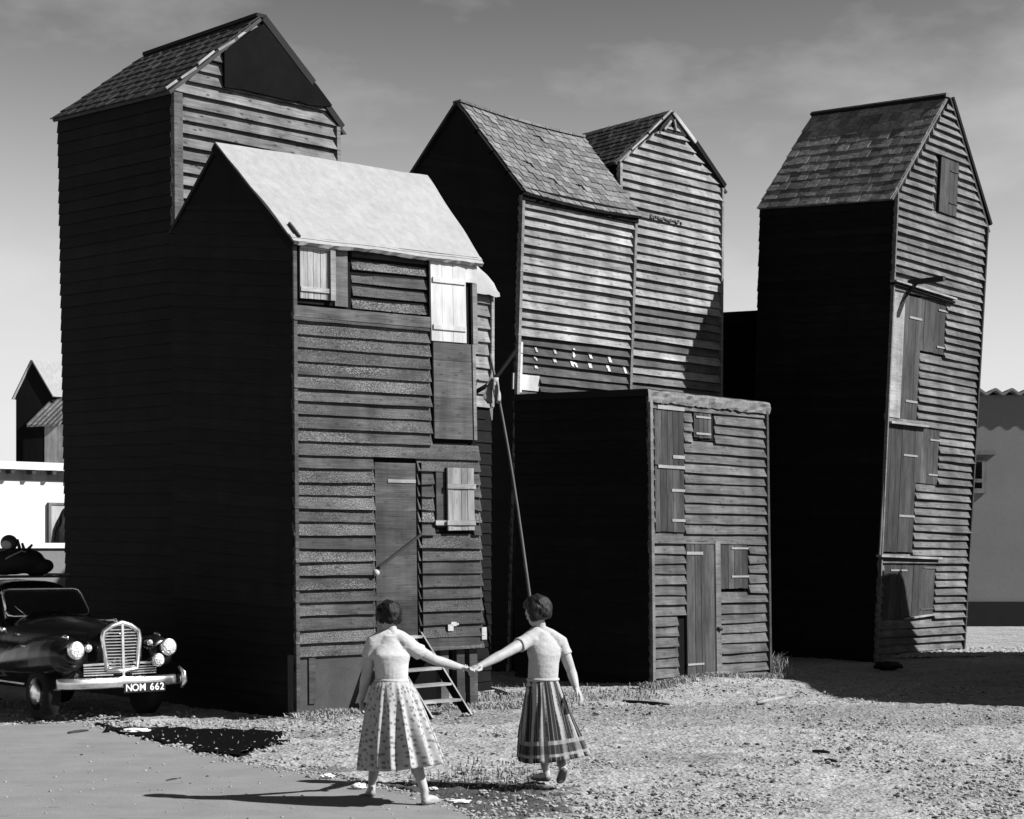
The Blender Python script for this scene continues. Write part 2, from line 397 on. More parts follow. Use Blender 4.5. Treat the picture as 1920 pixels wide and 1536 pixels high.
# ------------------------------------------------------------------ hut building kit
class Face:
    def __init__(s, bl, br, tr, tl):
        s.bl, s.br, s.tr, s.tl = map(Vector, (bl, br, tr, tl))
        s.n = (s.br - s.bl).cross(s.tl - s.bl).normalized()
        s.w = (s.br - s.bl).length; s.h = (s.tl - s.bl).length
        s.gable = None
    def p(s, u, v, off=0.0):
        a = s.bl.lerp(s.br, u); b = s.tl.lerp(s.tr, u)
        return a + (b - a) * v + s.n * off
    def uv(s, px, py):
        u, v = 0.5, 0.5
        for _ in range(25):
            x, y = px_of(s.p(u, v)); e = 1e-4
            xu, yu = px_of(s.p(u + e, v)); xv, yv = px_of(s.p(u, v + e))
            a, b, c, d = (xu - x) / e, (xv - x) / e, (yu - y) / e, (yv - y) / e
            det = a * d - b * c; rx, ry = px - x, py - y
            u += (rx * d - b * ry) / det; v += (a * ry - c * rx) / det
        return u, v
    def rect(s, x0, y0, x1, y1):
        ym, xm = (y0 + y1) / 2, (x0 + x1) / 2
        return s.uv(x0, ym)[0], s.uv(x1, ym)[0], s.uv(xm, y1)[1], s.uv(xm, y0)[1]
    def lim(s, v):
        if v <= 1 or not s.gable: return 0.0, 1.0
        ua, va = s.gable; t = min(1, (v - 1) / (va - 1)); return ua * t, 1 + (ua - 1) * t

def slab(name, face, r, o0, o1, mat, parent, skew=0.0, **k):
    u0, u1, v0, v1 = r
    q = [(u0, v0), (u1, v0), (u1, v1), (u0, v1)]
    P = [face.p(a, b, o0) for a, b in q] + [face.p(a, b, o1 + random.uniform(-skew, skew)) for a, b in q]
    return hexa(name, P, mat, parent, **k)

def clap(face, parent, pitch, mat, v_from=0.0, openings=(), lip=0.054, matfn=None, jit=0.008, end_jit=0.01, wav=0.005):
    """individual lapped boards over a wall face"""
    vtop = face.gable[1] if face.gable else 1.0
    H = face.h; rows = max(1, int(round((vtop - v_from) * H / pitch))); dv = (vtop - v_from) / rows
    edges = [v_from + dv * i for i in range(rows + 1)]
    jl = [random.uniform(-jit, jit) / H for _ in edges]; jr = [random.uniform(-jit, jit) / H for _ in edges]
    jl[0] = jr[0] = jl[-1] = jr[-1] = 0
    for i in range(rows):
        vb, vt = edges[i], edges[i + 1]; vm = (vb + vt) / 2
        spans = [(0.0, 1.0)]
        for (a, b, c, d) in openings:
            if c <= vm <= d:
                ns = []
                for s0, s1 in spans:
                    if b <= s0 or a >= s1: ns.append((s0, s1)); continue
                    if a > s0 + 0.015: ns.append((s0, a))
                    if b < s1 - 0.015: ns.append((b, s1))
                spans = ns
        for s0, s1 in spans:
            lb0, lb1 = face.lim(vb); lt0, lt1 = face.lim(vt)
            ub0, ub1, ut0, ut1 = max(s0, lb0), min(s1, lb1), max(s0, lt0), min(s1, lt1)
            if ub1 - ub0 < 0.03: continue
            ut1 = max(ut1, ut0 + 0.01)
            e0, e1 = random.uniform(-end_jit, end_jit * .3) / face.w, random.uniform(-end_jit * .3, end_jit) / face.w
            if s0 > 0: e0 *= .3
            if s1 < 1: e1 *= .3
            ns = max(2, int((ub1 - ub0) * face.w / 0.3)); V = []; UV = []; Fc = []
            lp = lip * random.uniform(.8, 1.25); tw = random.uniform(-.35, .35) * lip; sd = random.random() * 100
            rr = random.random() * 50
            for k in range(ns + 1):
                t = k / ns; ub = ub0 + e0 + (ub1 + e1 - ub0 - e0) * t; ut = ut0 + e0 + (ut1 + e1 - ut0 - e0) * t
                wv = wav * mnoise.noise((t * 5 + sd, sd, 0)) / H
                vbb = vb + jl[i] * (1 - t) + jr[i] * t - 0.016 / H + wv * 1.6
                vtt = vt + jl[i + 1] * (1 - t) + jr[i + 1] * t
                lo_ = lp + tw * (t - .5) + 0.008 * mnoise.noise((t * 3 + sd, 7, sd))
                V += [face.p(ub, vbb, 0.0), face.p(ub, vbb, lo_), face.p(ut, vtt, -0.006), face.p(ut, vtt, -0.016)]
                L = ub * face.w
                UV += [(L, rr), (L, rr), (L, rr + pitch), (L, rr + pitch)]
            for k in range(ns):
                a = k * 4; b = a + 4
                Fc += [(a, b, b + 1, a + 1), (a + 1, b + 1, b + 2, a + 2), (a + 2, b + 2, b + 3, a + 3)]
            Fc += [(0, 1, 2, 3), (ns * 4 + 3, ns * 4 + 2, ns * 4 + 1, ns * 4)]
            mt = matfn(s0, s1, vm, i) if matfn else mat
            mesh_obj('board', V, Fc, mt, parent, uvs=UV)

def stroke(name, face, r, pitch, lip, mat, parent, proud=.016):
    H = face.h; vt = face.gable[1] if face.gable else 1.0; rows = round(vt * H / pitch); dv_ = vt / rows
    u0, u1, v0, v1 = r; row = math.floor((v0 + v1) / 2 / dv_); a, b = row * dv_, (row + 1) * dv_
    v0, v1 = max(v0, a + .01 * dv_), min(v1, b - .12 * dv_)
    if v1 - v0 < .1 * dv_: v1 = v0 + .2 * dv_
    pr = lambda v: lip * (1 - (v - a) / dv_) - .006 * (v - a) / dv_
    q = [(u0, v0), (u1, v0), (u1, v1), (u0, v1)]
    P = [face.p(x, y, pr(y) - .01) for x, y in q] + [face.p(x + random.uniform(-.1, .1) * (u1 - u0), y, pr(y) + proud) for x, y in q]
    return hexa(name, P, mat, parent)
class Hut:
    def __init__(s, name, label, Kb, Kt, Rb, Rt, Lb, Lt, cat='hut', group='tall tarred net huts'):
        s.root = thing(name, Vector((Kb.x, Kb.y, Kb.z)), label, cat, group)
        s.Kb, s.Kt, s.Rb, s.Rt, s.Lb, s.Lt = Kb, Kt, Rb, Rt, Lb, Lt
        s.Bb, s.Bt = Rb + Lb - Kb, Rt + Lt - Kt
        s.front = Face(Kb, Rb, Rt, Kt); s.left = Face(Lb, Kb, Kt, Lt)
    def core(s, mat, apexes=None, inset=0.03, front_b=None, zlift=0.0, flat=True):
        c = (s.Kb + s.Bb) / 2; ct = (s.Kt + s.Bt) / 2
        def ins(p, c):
            d = (c - p); d.z = 0; return p + d.normalized() * inset
        b = [ins(p, c) for p in (s.Kb, s.Rb, s.Bb, s.Lb)]; t = [ins(p, ct) for p in (s.Kt, s.Rt, s.Bt, s.Lt)]
        for p in b: p.z += zlift
        V = b + t; Fc = [(0, 3, 2, 1), (0, 1, 5, 4), (1, 2, 6, 5), (2, 3, 7, 6), (3, 0, 4, 7)]
        if apexes is None: Fc.append((4, 5, 6, 7))
        else:
            kind, a0, a1 = apexes
            dn = Vector((0, 0, -.06))
            V = V + [a0 + dn, a1 + dn]
            if kind == 'front': # gables on front & back; a0 front apex, a1 back apex
                Fc += [(4, 5, 8), (6, 7, 9), (7, 4, 8, 9), (5, 6, 9, 8)]
            else:               # gables on left & right; a0 left apex, a1 right apex
                Fc += [(7, 4, 8), (5, 6, 9), (4, 5, 9, 8), (6, 7, 8, 9)]
        s.wall = mesh_obj('wall', V, Fc, mat, s.root)
        return s.wall
    def corner(s, mat, wd=0.07, which='K', t=0.03):
        b, tp = {'K': (s.Kb, s.Kt), 'R': (s.Rb, s.Rt), 'L': (s.Lb, s.Lt)}[which]
        fu = (s.Rb - s.Kb).normalized(); lu = (s.Lb - s.Kb).normalized()
        o1 = s.front.n * t
        sg = 1 if which == 'K' else -1
        P = [b - s.left.n * -.0 , b + fu * wd * sg, tp + fu * wd * sg, tp]
        P = [p + s.front.n * 0.012 for p in P] + [p + s.front.n * (0.012 + t) for p in P]
        return hexa('corner_board', P, mat, s.root)

def roof_sheet(name, ea, eb, rb, ra, mat, parent, th=0.045, over=0.1, verge=0.06, nu=10, nv=5, sag=0.0, wob=0.0, noisy=0.0):
    """sheet from the eave line ea-eb up to the ridge line ra-rb"""
    along = (eb - ea).normalized()
    ea2 = ea + (ea - ra).normalized() * over - along * verge; eb2 = eb + (eb - rb).normalized() * over + along * verge
    ra2 = ra - along * verge; rb2 = rb + along * verge
    nrm = (eb2 - ea2).cross(ra2 - ea2).normalized()
    if nrm.z < 0: nrm = -nrm
    def P(u, v):
        p = ea2.lerp(eb2, u).lerp(ra2.lerp(rb2, u), v)
        p = p + Vector((0, 0, -sag * 4 * u * (1 - u)))
        if wob: p = p + nrm * wob * mnoise.noise((u * 6, v * 4, ea.x))
        return p
    V = []; Fc = []
    for s_ in (0, 1):
        for i in range(nu + 1):
            for j in range(nv + 1):
                q = P(i / nu, j / nv) + nrm * (th * s_)
                if noisy and j == 0: q = q + along.cross(nrm) * random.uniform(-noisy, noisy)
                V.append(q)
    W = nv + 1; N = (nu + 1) * W
    for i in range(nu):
        for j in range(nv):
            a = i * W + j
            Fc.append((a, a + 1, a + W + 1, a + W)); Fc.append((N + a, N + a + W, N + a + W + 1, N + a + 1))
    for i in range(nu):
        a = i * W; Fc.append((a, a + W, N + a + W, N + a)); a = i * W + nv; Fc.append((a + W, a, N + a, N + a + W))
    for j in range(nv):
        a = j; Fc.append((a + 1, a, N + a, N + a + 1)); a = nu * W + j; Fc.append((a, a + 1, N + a + 1, N + a))
    o = mesh_obj(name, V, Fc, mat, parent)
    return o, P, nrm, th

_unit = {}
def slate_mesh(mat):
    if mat.name not in _unit:
        ms = []
        for k in range(4):
            j = lambda: random.uniform(-.03, .03)
            v = [(-.5 + j(), -.5 + j(), 0), (.5 + j(), -.5 + j() * 2, 0), (.5, .5, 0), (-.5, .5, 0)]
            v = v + [(x, y, 1) for x, y, z in v]
            m_ = bpy.data.meshes.new('slate'); m_.from_pydata(v, [], BOXF); m_.materials.append(mat); m_.update(); ms.append(m_)
        _unit[mat.name] = ms
    return random.choice(_unit[mat.name])
def slates(root, part, P, nrm, th, rows, cols, mat, tilt=0.03, miss=0.0, thick=0.014, jit=0.02):
    org = ORG[root.name]
    for r in range(rows):
        off = 0.5 * (r % 2)
        for c in range(-1 if off else 0, cols):
            u0, u1 = (c + off) / cols, (c + 1 + off) / cols
            u0, u1 = max(0, u0), min(1, u1)
            if u1 - u0 < 0.2 / cols or random.random() < miss: continue
            v0, v1 = r / rows - 0.15 / rows, (r + 1) / rows + 0.08 / rows
            uc, vc = (u0 + u1) / 2, (v0 + v1) / 2
            c0 = P(uc, vc); du = (P(u1, vc) - P(u0, vc)) * 0.975; dv_ = P(uc, min(1, v1)) - P(uc, v0)
            n_ = du.cross(dv_).normalized()
            if n_.z < 0: n_ = -n_
            lift = 0.016 + random.uniform(0, .006)
            dv2 = dv_ - n_ * lift * 1.4
            rot = Quaternion(n_, random.gauss(0, tilt)); du = rot @ du; dv2 = rot @ dv2
            pos = c0 + n_ * (th + lift * 0.6) - org + Vector((random.uniform(-jit, jit), 0, 0)) * .3
            Mx = Matrix(((du.x, dv2.x, n_.x * thick, pos.x), (du.y, dv2.y, n_.y * thick, pos.y), (du.z, dv2.z, n_.z * thick, pos.z), (0, 0, 0, 1)))
            o = bpy.data.objects.new('slate', slate_mesh(mat)); COL.objects.link(o); o.parent = part; o.matrix_basis = Mx

def planked(name, face, r, n, mat, root, off=0.0, th=0.03, hinges=(), label=None, horiz=False, backing='felt_black', gap=0.007, hmat='hinge', skew=0.004):
    """door or shutter: dark backing, separate planks, strap hinges"""
    u0, u1, v0, v1 = r
    d = slab(name, face, r, off - 0.02, off + 0.006, M[backing], root, label=label)
    cuts = [0] + sorted(min(.97, max(.03, (i + random.uniform(-.18, .18)) / n)) for i in range(1, n)) + [1]
    for a, b in zip(cuts, cuts[1:]):
        if horiz:
            g2 = gap / face.h; rr = (u0, u1, v0 + (v1 - v0) * a + g2 / 2, v0 + (v1 - v0) * b - g2 / 2)
            slab('plank', face, rr, off + 0.006, off + th, mat, d, skew=skew)
        else:
            g2 = gap / face.w; e = random.uniform(0, .012) / face.h
            q = [(u0 + (u1 - u0) * a + g2 / 2, v0 + e), (u0 + (u1 - u0) * b - g2 / 2, v0 + e), (u0 + (u1 - u0) * b - g2 / 2, v1), (u0 + (u1 - u0) * a + g2 / 2, v1)]
            o1 = off + th + random.uniform(-skew, skew)
            P = [face.p(x, y, off + 0.006) for x, y in q] + [face.p(x, y, o1) for x, y in q]
            # grain runs up the plank
            P2 = [P[1], P[2], P[3], P[0], P[5], P[6], P[7], P[4]]
            hexa('plank', P2, mat, d)
    for (ha, hb, hv, ht) in hinges:     # in fractions of the door
        rr = (u0 + (u1 - u0) * ha, u0 + (u1 - u0) * hb, v0 + (v1 - v0) * hv, v0 + (v1 - v0) * hv + ht / face.h)
        slab('hinge', face, rr, off + th, off + th + 0.014, M[hmat], d)
    return d

# ------------------------------------------------------------------ hut A: tallest, at the left
def P3(px, py, Y): return at(px, py, Y)
def base(px, Y, z=0.0): return Vector(((px - HX) * Y / F_PX, Y, z))
A = Hut('net_hut', 'tallest black net hut at far left, dark sheet nailed over its gable', base(329, 24.0), P3(320, 174, 24.0),
        base(652, 25.9), P3(632, 240, 25.9), base(127, 26.1), P3(108, 226, 26.1))
apx = P3(487, 40, 24.95); apb = P3(276, 112, 27.05)
A.core(M['tar'], ('front', apx, apb))
A.front.gable = A.front.uv(487, 40); A.left.gable = None
clap(A.front, A.root, 0.172, M['wood_knotty'], lip=0.064, v_from=0.42)
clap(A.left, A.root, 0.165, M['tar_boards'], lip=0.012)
A.corner(M['wood_mid'], 0.13, t=.07)
A.corner(M['wood_knotty'], 0.06, 'R', t=.065)
fa = A.front
ra, Pa, na, tha = roof_sheet('roof', A.Lt, A.Kt, apx, apb, M['slate_dark'], A.root, over=0.04, verge=0.05)
slates(A.root, ra, Pa, na, tha, 9, 12, M['slate_dark'], tilt=0.015)
rb_, _, _, _ = roof_sheet('roof', A.Rt, A.Bt, apb, apx, M['slate_dark'], A.root, over=0.14, verge=0.04, noisy=0.03)
bar('ridge_board', apx + Vector((0.03, -0.03, 0.07)), apb + Vector((0, 0, 0.07)), 0.16, 0.05, M['felt_black'], A.root)
# dark sheet over the gable
pts = [(414, 100), (440, 78), (468, 58), (487, 48), (505, 66), (548, 115), (586, 160), (616, 200), (596, 202), (572, 199), (552, 192), (530, 190), (508, 184), (480, 178), (450, 171), (414, 166)]
V = [fa.p(*fa.uv(*q), off=0.088 + random.uniform(0, .008)) for q in pts]; n = len(V)
V += [v - fa.n * 0.06 for v in V]
mesh_obj('gable_sheet', V, [tuple(range(n))] + [(i, (i + 1) % n, (i + 1) % n + n, i + n) for i in range(n)], M['felt_sheet'], A.root, label='black felt sheet covering the top of the gable')
# broken pale verge battens on the left slope
for (a, b) in (((306, 166), (326, 152)), ((334, 147), (362, 128)), ((366, 124), (396, 100)), ((404, 94), (434, 76)), ((440, 73), (458, 60))):
    d = random.uniform(-2, 2)
    bar('verge_batten', fa.p(*fa.uv(a[0], a[1] + d), off=0.07), fa.p(*fa.uv(b[0], b[1] + d), off=0.07), 0.02, 0.03, M['plank_pale'], A.root)
# right verge board
va = [(488, 36), (581, 158), (584, 164), (638, 240)]
bar('verge_board', fa.p(*fa.uv(*va[0]), off=0.08), fa.p(*fa.uv(*va[1]), off=0.08), 0.04, 0.10, M['felt_black'], A.root)
bar('verge_board', fa.p(*fa.uv(*va[2]), off=0.05), fa.p(*fa.uv(*va[3]), off=0.05), 0.04, 0.09, M['felt_black'], A.root)

# ------------------------------------------------------------------ hut B: in front of A, pale felt roof
B = Hut('net_hut', 'nearest net hut with a pale felt roof and white upper door', base(553, 21.7), P3(546, 445, 21.7),
        base(906, 23.65), P3(890, 486, 23.65), base(328, 23.65), P3(320, 438, 23.65))
apl = P3(409, 274, 22.72); apr = P3(792, 334, 24.6)
f = B.front
vb = f.uv(552, 1230)[1]
B.core(M['tar'], ('left', apl, apr), zlift=0.78)
B.left.gable = B.left.uv(411, 276)
R_win = f.rect(556, 452, 650, 572); R_blk = f.rect(654, 462, 801, 582); R_wd = f.rect(803, 482, 891, 644); R_hat = f.rect(806, 644, 888, 824)
R_door = f.rect(701, 868, 783, 1194); R_sh = f.rect(812, 882, 884, 998)
clap(f, B.root, 0.158, M['wood_tarred'], v_from=vb, lip=0.042, openings=[R_win, R_blk, R_wd, R_hat, R_door, R_sh], jit=0.01)
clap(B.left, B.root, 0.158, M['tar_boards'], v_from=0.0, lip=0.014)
B.corner(M['plank_dark'], 0.05)
# recessed block of boards under the eave
u0, u1, v0, v1 = R_blk
blk = Face(f.p(u0 + .02, v0, -.03), f.p(u1, v0, -.03), f.p(u1, v1, -.03), f.p(u0 + .02, v1, -.03))
clap(blk, B.root, 0.158, M['wood_tarred'], lip=.034)
# pale board under it
slab('lining_board', f, (0.005, 0.735, f.uv(600, 598)[1], f.uv(600, 577)[1]), 0.02, 0.045, M['wood_shed'], B.root, label='speckled pale board below the upper window')
# shuttered window at upper left
win = slab('window', f, R_win, -0.02, 0.004, M['tar'], B.root, label='upper window closed by a pale shutter')
x0, x1, y0, y1 = R_win
def sub(r, a, b, c, d): return (r[0] + (r[1] - r[0]) * a, r[0] + (r[1] - r[0]) * b, r[2] + (r[3] - r[2]) * c, r[2] + (r[3] - r[2]) * d)
sh = planked('shutter', f, sub(R_win, .03, .69, .07, .97), 5, M['plank_pale'], B.root, off=0.01, th=0.03, skew=0.002)
slab('batten', f, sub(R_win, .03, .69, .84, .93), 0.04, 0.062, M['plank_pale'], sh); slab('batten', f, sub(R_win, .03, .69, .18, .25), 0.04, 0.062, M['plank_pale'], sh)
slab('stile', f, sub(R_win, .60, .70, .07, .97), 0.062, 0.08, M['plank_pale'], sh)
slab('window_board', f, sub(R_win, .73, .99, 0, 1), 0.0, 0.03, M['trim'], B.root)
# white upper door and its post
wd = planked('door', f, sub(R_wd, 0.0, 0.74, 0.0, 1.0), 3, M['white'], B.root, off=0.02, th=0.035, label='white painted loft door', skew=0.001, gap=0.004)
for hv in (.68, .14):
    slab('batten', f, sub(R_wd, .03, .72, hv, hv + .055), 0.055, 0.075, M['white'], wd)
slab('door_post', f, sub(R_wd, .74, 1.0, .72, 1.0), 0.0, 0.045, M['white'], B.root, label='white painted post head')
slab('door_post', f, sub(R_wd, .76, .88, 0.0, .70), -0.05, -0.01, M['tar'], B.root)
slab('door_post', f, sub(R_wd, .90, 1.0, 0.0, .71), 0.0, 0.04, M['trim'], B.root)
# hatch below
ht = planked('hatch', f, sub(R_hat, .05, .97, 0, 1), 5, M['wood_mid'], B.root, off=0.01, horiz=True, label='boarded hatch below the white door', gap=0.003, skew=0.002)
slab('hatch_post', f, sub(R_hat, .93, 1.0, 0, 1), 0.01, 0.055, M['trim'], B.root)
# main door
dr = planked('door', f, sub(R_door, .02, .95, 0, 1), 4, M['plank_dark'], B.root, off=-0.005, th=0.028, horiz=True, label='grey boarded ground door above the ladder', gap=0.002, skew=0.001)
slab('hinge', f, sub(R_door, .30, .94, .885, .905), 0.025, 0.035, M['plank_pale'], dr)
p0, p1 = f.p(*f.uv(706, 1064), off=0.05), f.p(*f.uv(785, 1002), off=0.05)
bar('door_bar', p0, p1, 0.03, 0.03, M['iron'], B.root)
tube('door_knob', [f.p(*f.uv(700, 1074), off=0.02), f.p(*f.uv(700, 1074), off=0.05), f.p(*f.uv(700, 1074), off=0.09)], [.02, .045, .03], M['white'], B.root)
bar('door_frame', f.p(*f.uv(785, 868), off=0.03), f.p(*f.uv(789, 1200), off=0.03), 0.02, 0.03, M['tar'], B.root)
# lower shutter
sw = slab('window', f, R_sh, -0.02, 0.004, M['tar'], B.root, label='lower window with a pale planked shutter hung across it')
slab('window_board', f, sub(R_sh, .05, .30, .08, 1), 0.0, 0.03, M['plank_dark'], B.root)
lo = planked('shutter', f, f.rect(832, 878, 882, 996), 4, M['plank_pale'], B.root, off=0.05, th=0.03, label='pale planked shutter')
for y in (908, 976): slab('batten', f, f.rect(830, y, 883, y + 9), 0.08, 0.10, M['plank_pale'], lo)
slab('window_sill', f, f.rect(812, 976, 834, 985), 0.03, 0.06, M['plank_pale'], B.root)
# base: rendered plinth on the left, open underside on posts on the right
pu = f.uv(703, 1290)[0]
slab('plinth', f, (-0.01, pu, -0.03, vb + .002), -0.10, 0.0, M['concrete'], B.root, label='rendered plinth under the boards')
slab('plinth_board', f, (f.uv(578, 1290)[0], f.uv(590, 1290)[0], 0.03, vb), 0.001, 0.02, M['plank_dark'], B.root)
slab('sill_beam', f, (pu - .02, 1.0, vb - .001, vb + .028), -0.10, 0.03, M['plank_dark'], B.root)
for x in (838, 868, 892):
    u = f.uv(x, 1260)[0]
    slab('post', f, (u - .022, u + .022, -0.02, vb), -0.14, -0.04, M['plank_dark'], B.root)
pb = [B.Lb, B.Bb]
mesh_obj('underfloor', [B.Kb - f.n * .9, B.Rb - f.n * .9, B.Rb - f.n * .9 + Vector((0, 0, .8)), B.Kb - f.n * .9 + Vector((0, 0, .8))], [(0, 1, 2, 3)], M['tar'], B.root)
slab('number_tag', f, f.rect(899, 1176, 908, 1199), 0.03, 0.05, M['white'], B.root)
for q in ((836, 1171, 846, 1183), (842, 1166, 852, 1174), (850, 1168, 856, 1172)): slab('paint_splash', f, f.rect(*q), 0.042, 0.046, M['white'], B.root)
# roof
rf, Pb, nb_, thb = roof_sheet('roof', B.Kt, B.Rt, apr, apl, M['felt_pale'], B.root, over=0.14, verge=0.06, nu=40, nv=24, wob=0.018, noisy=0.012, th=0.05)
for v in (.03,):
    V, Fc = [], []
    for i in range(41):
        u = i / 40
        for dv, h in ((0, .05), (0, .058), (.035, .058), (.035, .05)): V.append(Pb(u, v + dv + .006 * mnoise.noise((u * 9, v, 1))) + nb_ * h)
    for i in range(40):
        for k in range(3): Fc.append((i * 4 + k, i * 4 + 4 + k, i * 4 + 5 + k, i * 4 + 1 + k))
    mesh_obj('felt_lap', V, Fc, M['felt_pale'], rf)
roof_sheet('roof', B.Bt, B.Lt, apl, apr, M['felt_black'], B.root, over=0.02, verge=0.01)
bar('fascia', B.Kt + f.n * .05 + Vector((0, 0, -.04)), B.Rt + f.n * .05 + Vector((0, 0, -.04)), 0.04, 0.1, M['tar'], B.root)
bar('roof_batten', Pb(.035, .16) + nb_ * .07, Pb(.035, .03) + nb_ * .07, 0.03, 0.035, M['plank_dark'], B.root)
bar('verge_board', Pb(0.0, 0.0) + nb_ * -.02, Pb(0.0, 1.0) + nb_ * -.02, 0.03, 0.1, M['tar'], B.root, up=nb_)

# ladder to the door
lad = thing('ladder', gat(800, 1345), 'wooden step ladder with pale treads leaning up to the grey door', 'ladder')
tl, tr = f.p(*f.uv(706, 1196), off=0.08), f.p(*f.uv(778, 1190), off=0.08)
bl_, br_ = gat(806, 1348, .02), gat(880, 1342, .02)
bl_ = br_ + (tl - tr)
bl_.z = 0.0; br_.z = 0.0
for a, b in ((tl, bl_), (tr, br_)):
    bar('rail', a, b, 0.035, 0.10, M['tar'], lad, up=f.n)
    d = (b - a).normalized(); nn = (f.n + Vector((0, 0, .7))).normalized()
    bar('rail_edge', a + nn * .055, b + nn * .055, 0.022, 0.012, M['plank_pale'], lad, up=nn)
for t in (.02, .215, .41, .60, .79):
    a, b = tl.lerp(bl_, t), tr.lerp(br_, t)
    bar('tread', a, b, 0.16, 0.03, M['plank_pale'], lad)

# ------------------------------------------------------------------ hut C: centre, sagging slate roof
C = Hut('net_hut', 'central net hut with sagging pale slate roof and worn white lettering', base(948, 30.0), P3(974, 352, 30.0),
        base(1162, 32.0), P3(1190, 398, 32.0), base(795, 31.9), P3(777, 322, 31.9))
cl_, cr_ = P3(858, 196, 30.95), P3(1090, 262, 33.0)
C.core(M['tar'], ('left', cl_, cr_))
C.left.gable = C.left.uv(860, 198)
f = C.front
vlow, vlo2 = f.uv(965, 632)[1], f.uv(965, 612)[1]
R_pan = f.rect(960, 702, 1009, 732)
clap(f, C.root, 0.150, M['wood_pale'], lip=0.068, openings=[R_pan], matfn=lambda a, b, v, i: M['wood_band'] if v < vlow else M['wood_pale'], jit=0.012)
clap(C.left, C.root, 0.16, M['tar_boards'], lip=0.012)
C.corner(M['trim'], 0.06, t=.07); C.corner(M['trim'], 0.06, 'R', t=.07)
slab('corner_panel', f, R_pan, 0.0, 0.03, M['white'], C.root, label='white panel at the corner')
slab('white_strip', f, (0.0, 0.045, f.uv(960, 735)[1], f.uv(962, 640)[1]), 0.05, 0.06, M['white'], C.root, label='white painted corner strip')
rc, Pc, nc, thc = roof_sheet('roof', C.Kt, C.Rt, cr_, cl_, M['slate_c'], C.root, over=0.16, verge=0.02, sag=0.045, nu=14)
slates(C.root, rc, Pc, nc, thc, 14, 17, M['slate_c'], tilt=0.06, thick=0.012, miss=.03)
roof_sheet('roof', C.Bt, C.Lt, cl_, cr_, M['slate_dark'], C.root, over=0.12, verge=0.05, sag=0.045)
bar('fascia', C.Kt + f.n * .07 + Vector((0, 0, -.10)), C.Rt + f.n * .07 + Vector((0, 0, -.10)), 0.05, 0.2, M['tar'], C.root)  # fascia made deep and black, with the eave's shadow put into it
for v in (0.0, .22, .45, .68):
    a, b = Pc(0, v), Pc(0, min(1, v + .2)); bar('verge_board', a + Vector((-.03, -.02, .03 * random.random())), b + Vector((-.03, -.02, .03 * random.random())), 0.05, 0.09, M['tar'], C.root, up=nc)
# slates on top ridge
for i in range(9):
    a, b = Pc(i / 9, 1.0), Pc((i + .96) / 9, 1.0); bar('ridge_tile', a + Vector((0, 0, .05)), b + Vector((0, 0, .05)), 0.2, 0.04, M['slate_c'], C.root)
# worn white lettering across two boards
x0z, y0z, kz = 940, 600, 280 / 1920
marks = [(413, 355, 437, 415), (640, 358, 668, 375), (655, 365, 684, 438), (880, 372, 905, 388), (897, 385, 920, 470), (885, 455, 905, 485), (1108, 412, 1140, 500), (1352, 470, 1382, 515), (1345, 510, 1385, 548),
         (400, 470, 425, 500), (412, 490, 436, 525), (648, 490, 682, 548), (868, 530, 895, 600), (895, 545, 925, 570), (920, 560, 945, 610), (1095, 555, 1138, 622), (1328, 588, 1366, 625), (1335, 620, 1364, 672), (408, 590, 448, 626), (1548, 500, 1575, 720)]
for (a, b, c, d) in marks:
    r = f.rect(x0z + a * kz, y0z + b * kz, x0z + c * kz, y0z + d * kz)
    stroke('letter_stroke', f, r, 0.150, 0.068, M['white'], C.root)

# ------------------------------------------------------------------ hut D: behind C, gable to the front
D = Hut('net_hut', 'net hut with a broken gable top, standing right behind the slate-roofed hut', base(1150, 32.6), P3(1157, 306, 32.6),
        base(1346, 34.6), P3(1352, 354, 34.6), base(1010, 34.6), P3(1010, 262, 34.6))
dfp, dbp = P3(1256, 214, 33.6), P3(1085, 259, 35.6)
D.Lt = D.Kt + (dbp - dfp); D.Lb = D.Kb + Vector((D.Lt.x - D.Kt.x, D.Lt.y - D.Kt.y, 0)); D.Bb = D.Rb + D.Lb - D.Kb; D.Bt = D.Rt + D.Lt - D.Kt
D.left = Face(D.Lb, D.Kb, D.Kt, D.Lt)
D.core(M['tar'], ('front', dfp, dbp))
f = D.front; f.gable = f.uv(1256, 226)
vd = f.uv(1260, 560)[1]
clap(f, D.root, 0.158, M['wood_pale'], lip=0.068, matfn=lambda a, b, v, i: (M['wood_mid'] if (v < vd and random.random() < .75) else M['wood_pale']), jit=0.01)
clap(D.left, D.root, 0.16, M['tar_boards'], v_from=0.5, lip=0.012)
D.corner(M['plank_pale'], 0.06, t=.07); D.corner(M['trim'], 0.05, 'R', t=.065)
rd, Pd, nd, thd = roof_sheet('roof', D.Lt, D.Kt, dfp, dbp, M['slate_dark'], D.root, over=0.06, verge=0.03)
slates(D.root, rd, Pd, nd, thd, 10, 12, M['slate_dark'], tilt=0.05)
roof_sheet('roof', D.Rt, D.Bt, dbp, dfp, M['slate_dark'], D.root, over=0.16, verge=0.05, noisy=0.03)
va = f.p(*f.uv(1258, 212), off=.06); vb_ = f.p(*f.uv(1300, 268), off=.06); vc_ = f.p(*f.uv(1355, 350), off=.06)
bar('verge_board', va, vb_, 0.03, 0.07, M['plank_pale'], D.root); bar('verge_board', vb_, vc_, 0.04, 0.09, M['tar'], D.root)
for (a, b) in (((1157, 304), (1178, 284)), ((1180, 281), (1210, 254)), ((1212, 250), (1236, 226)), ((1238, 224), (1254, 208))):
    bar('verge_batten', f.p(*f.uv(*a), off=.06), f.p(*f.uv(*b), off=.06), 0.02, 0.03, M['plank_pale'], D.root)
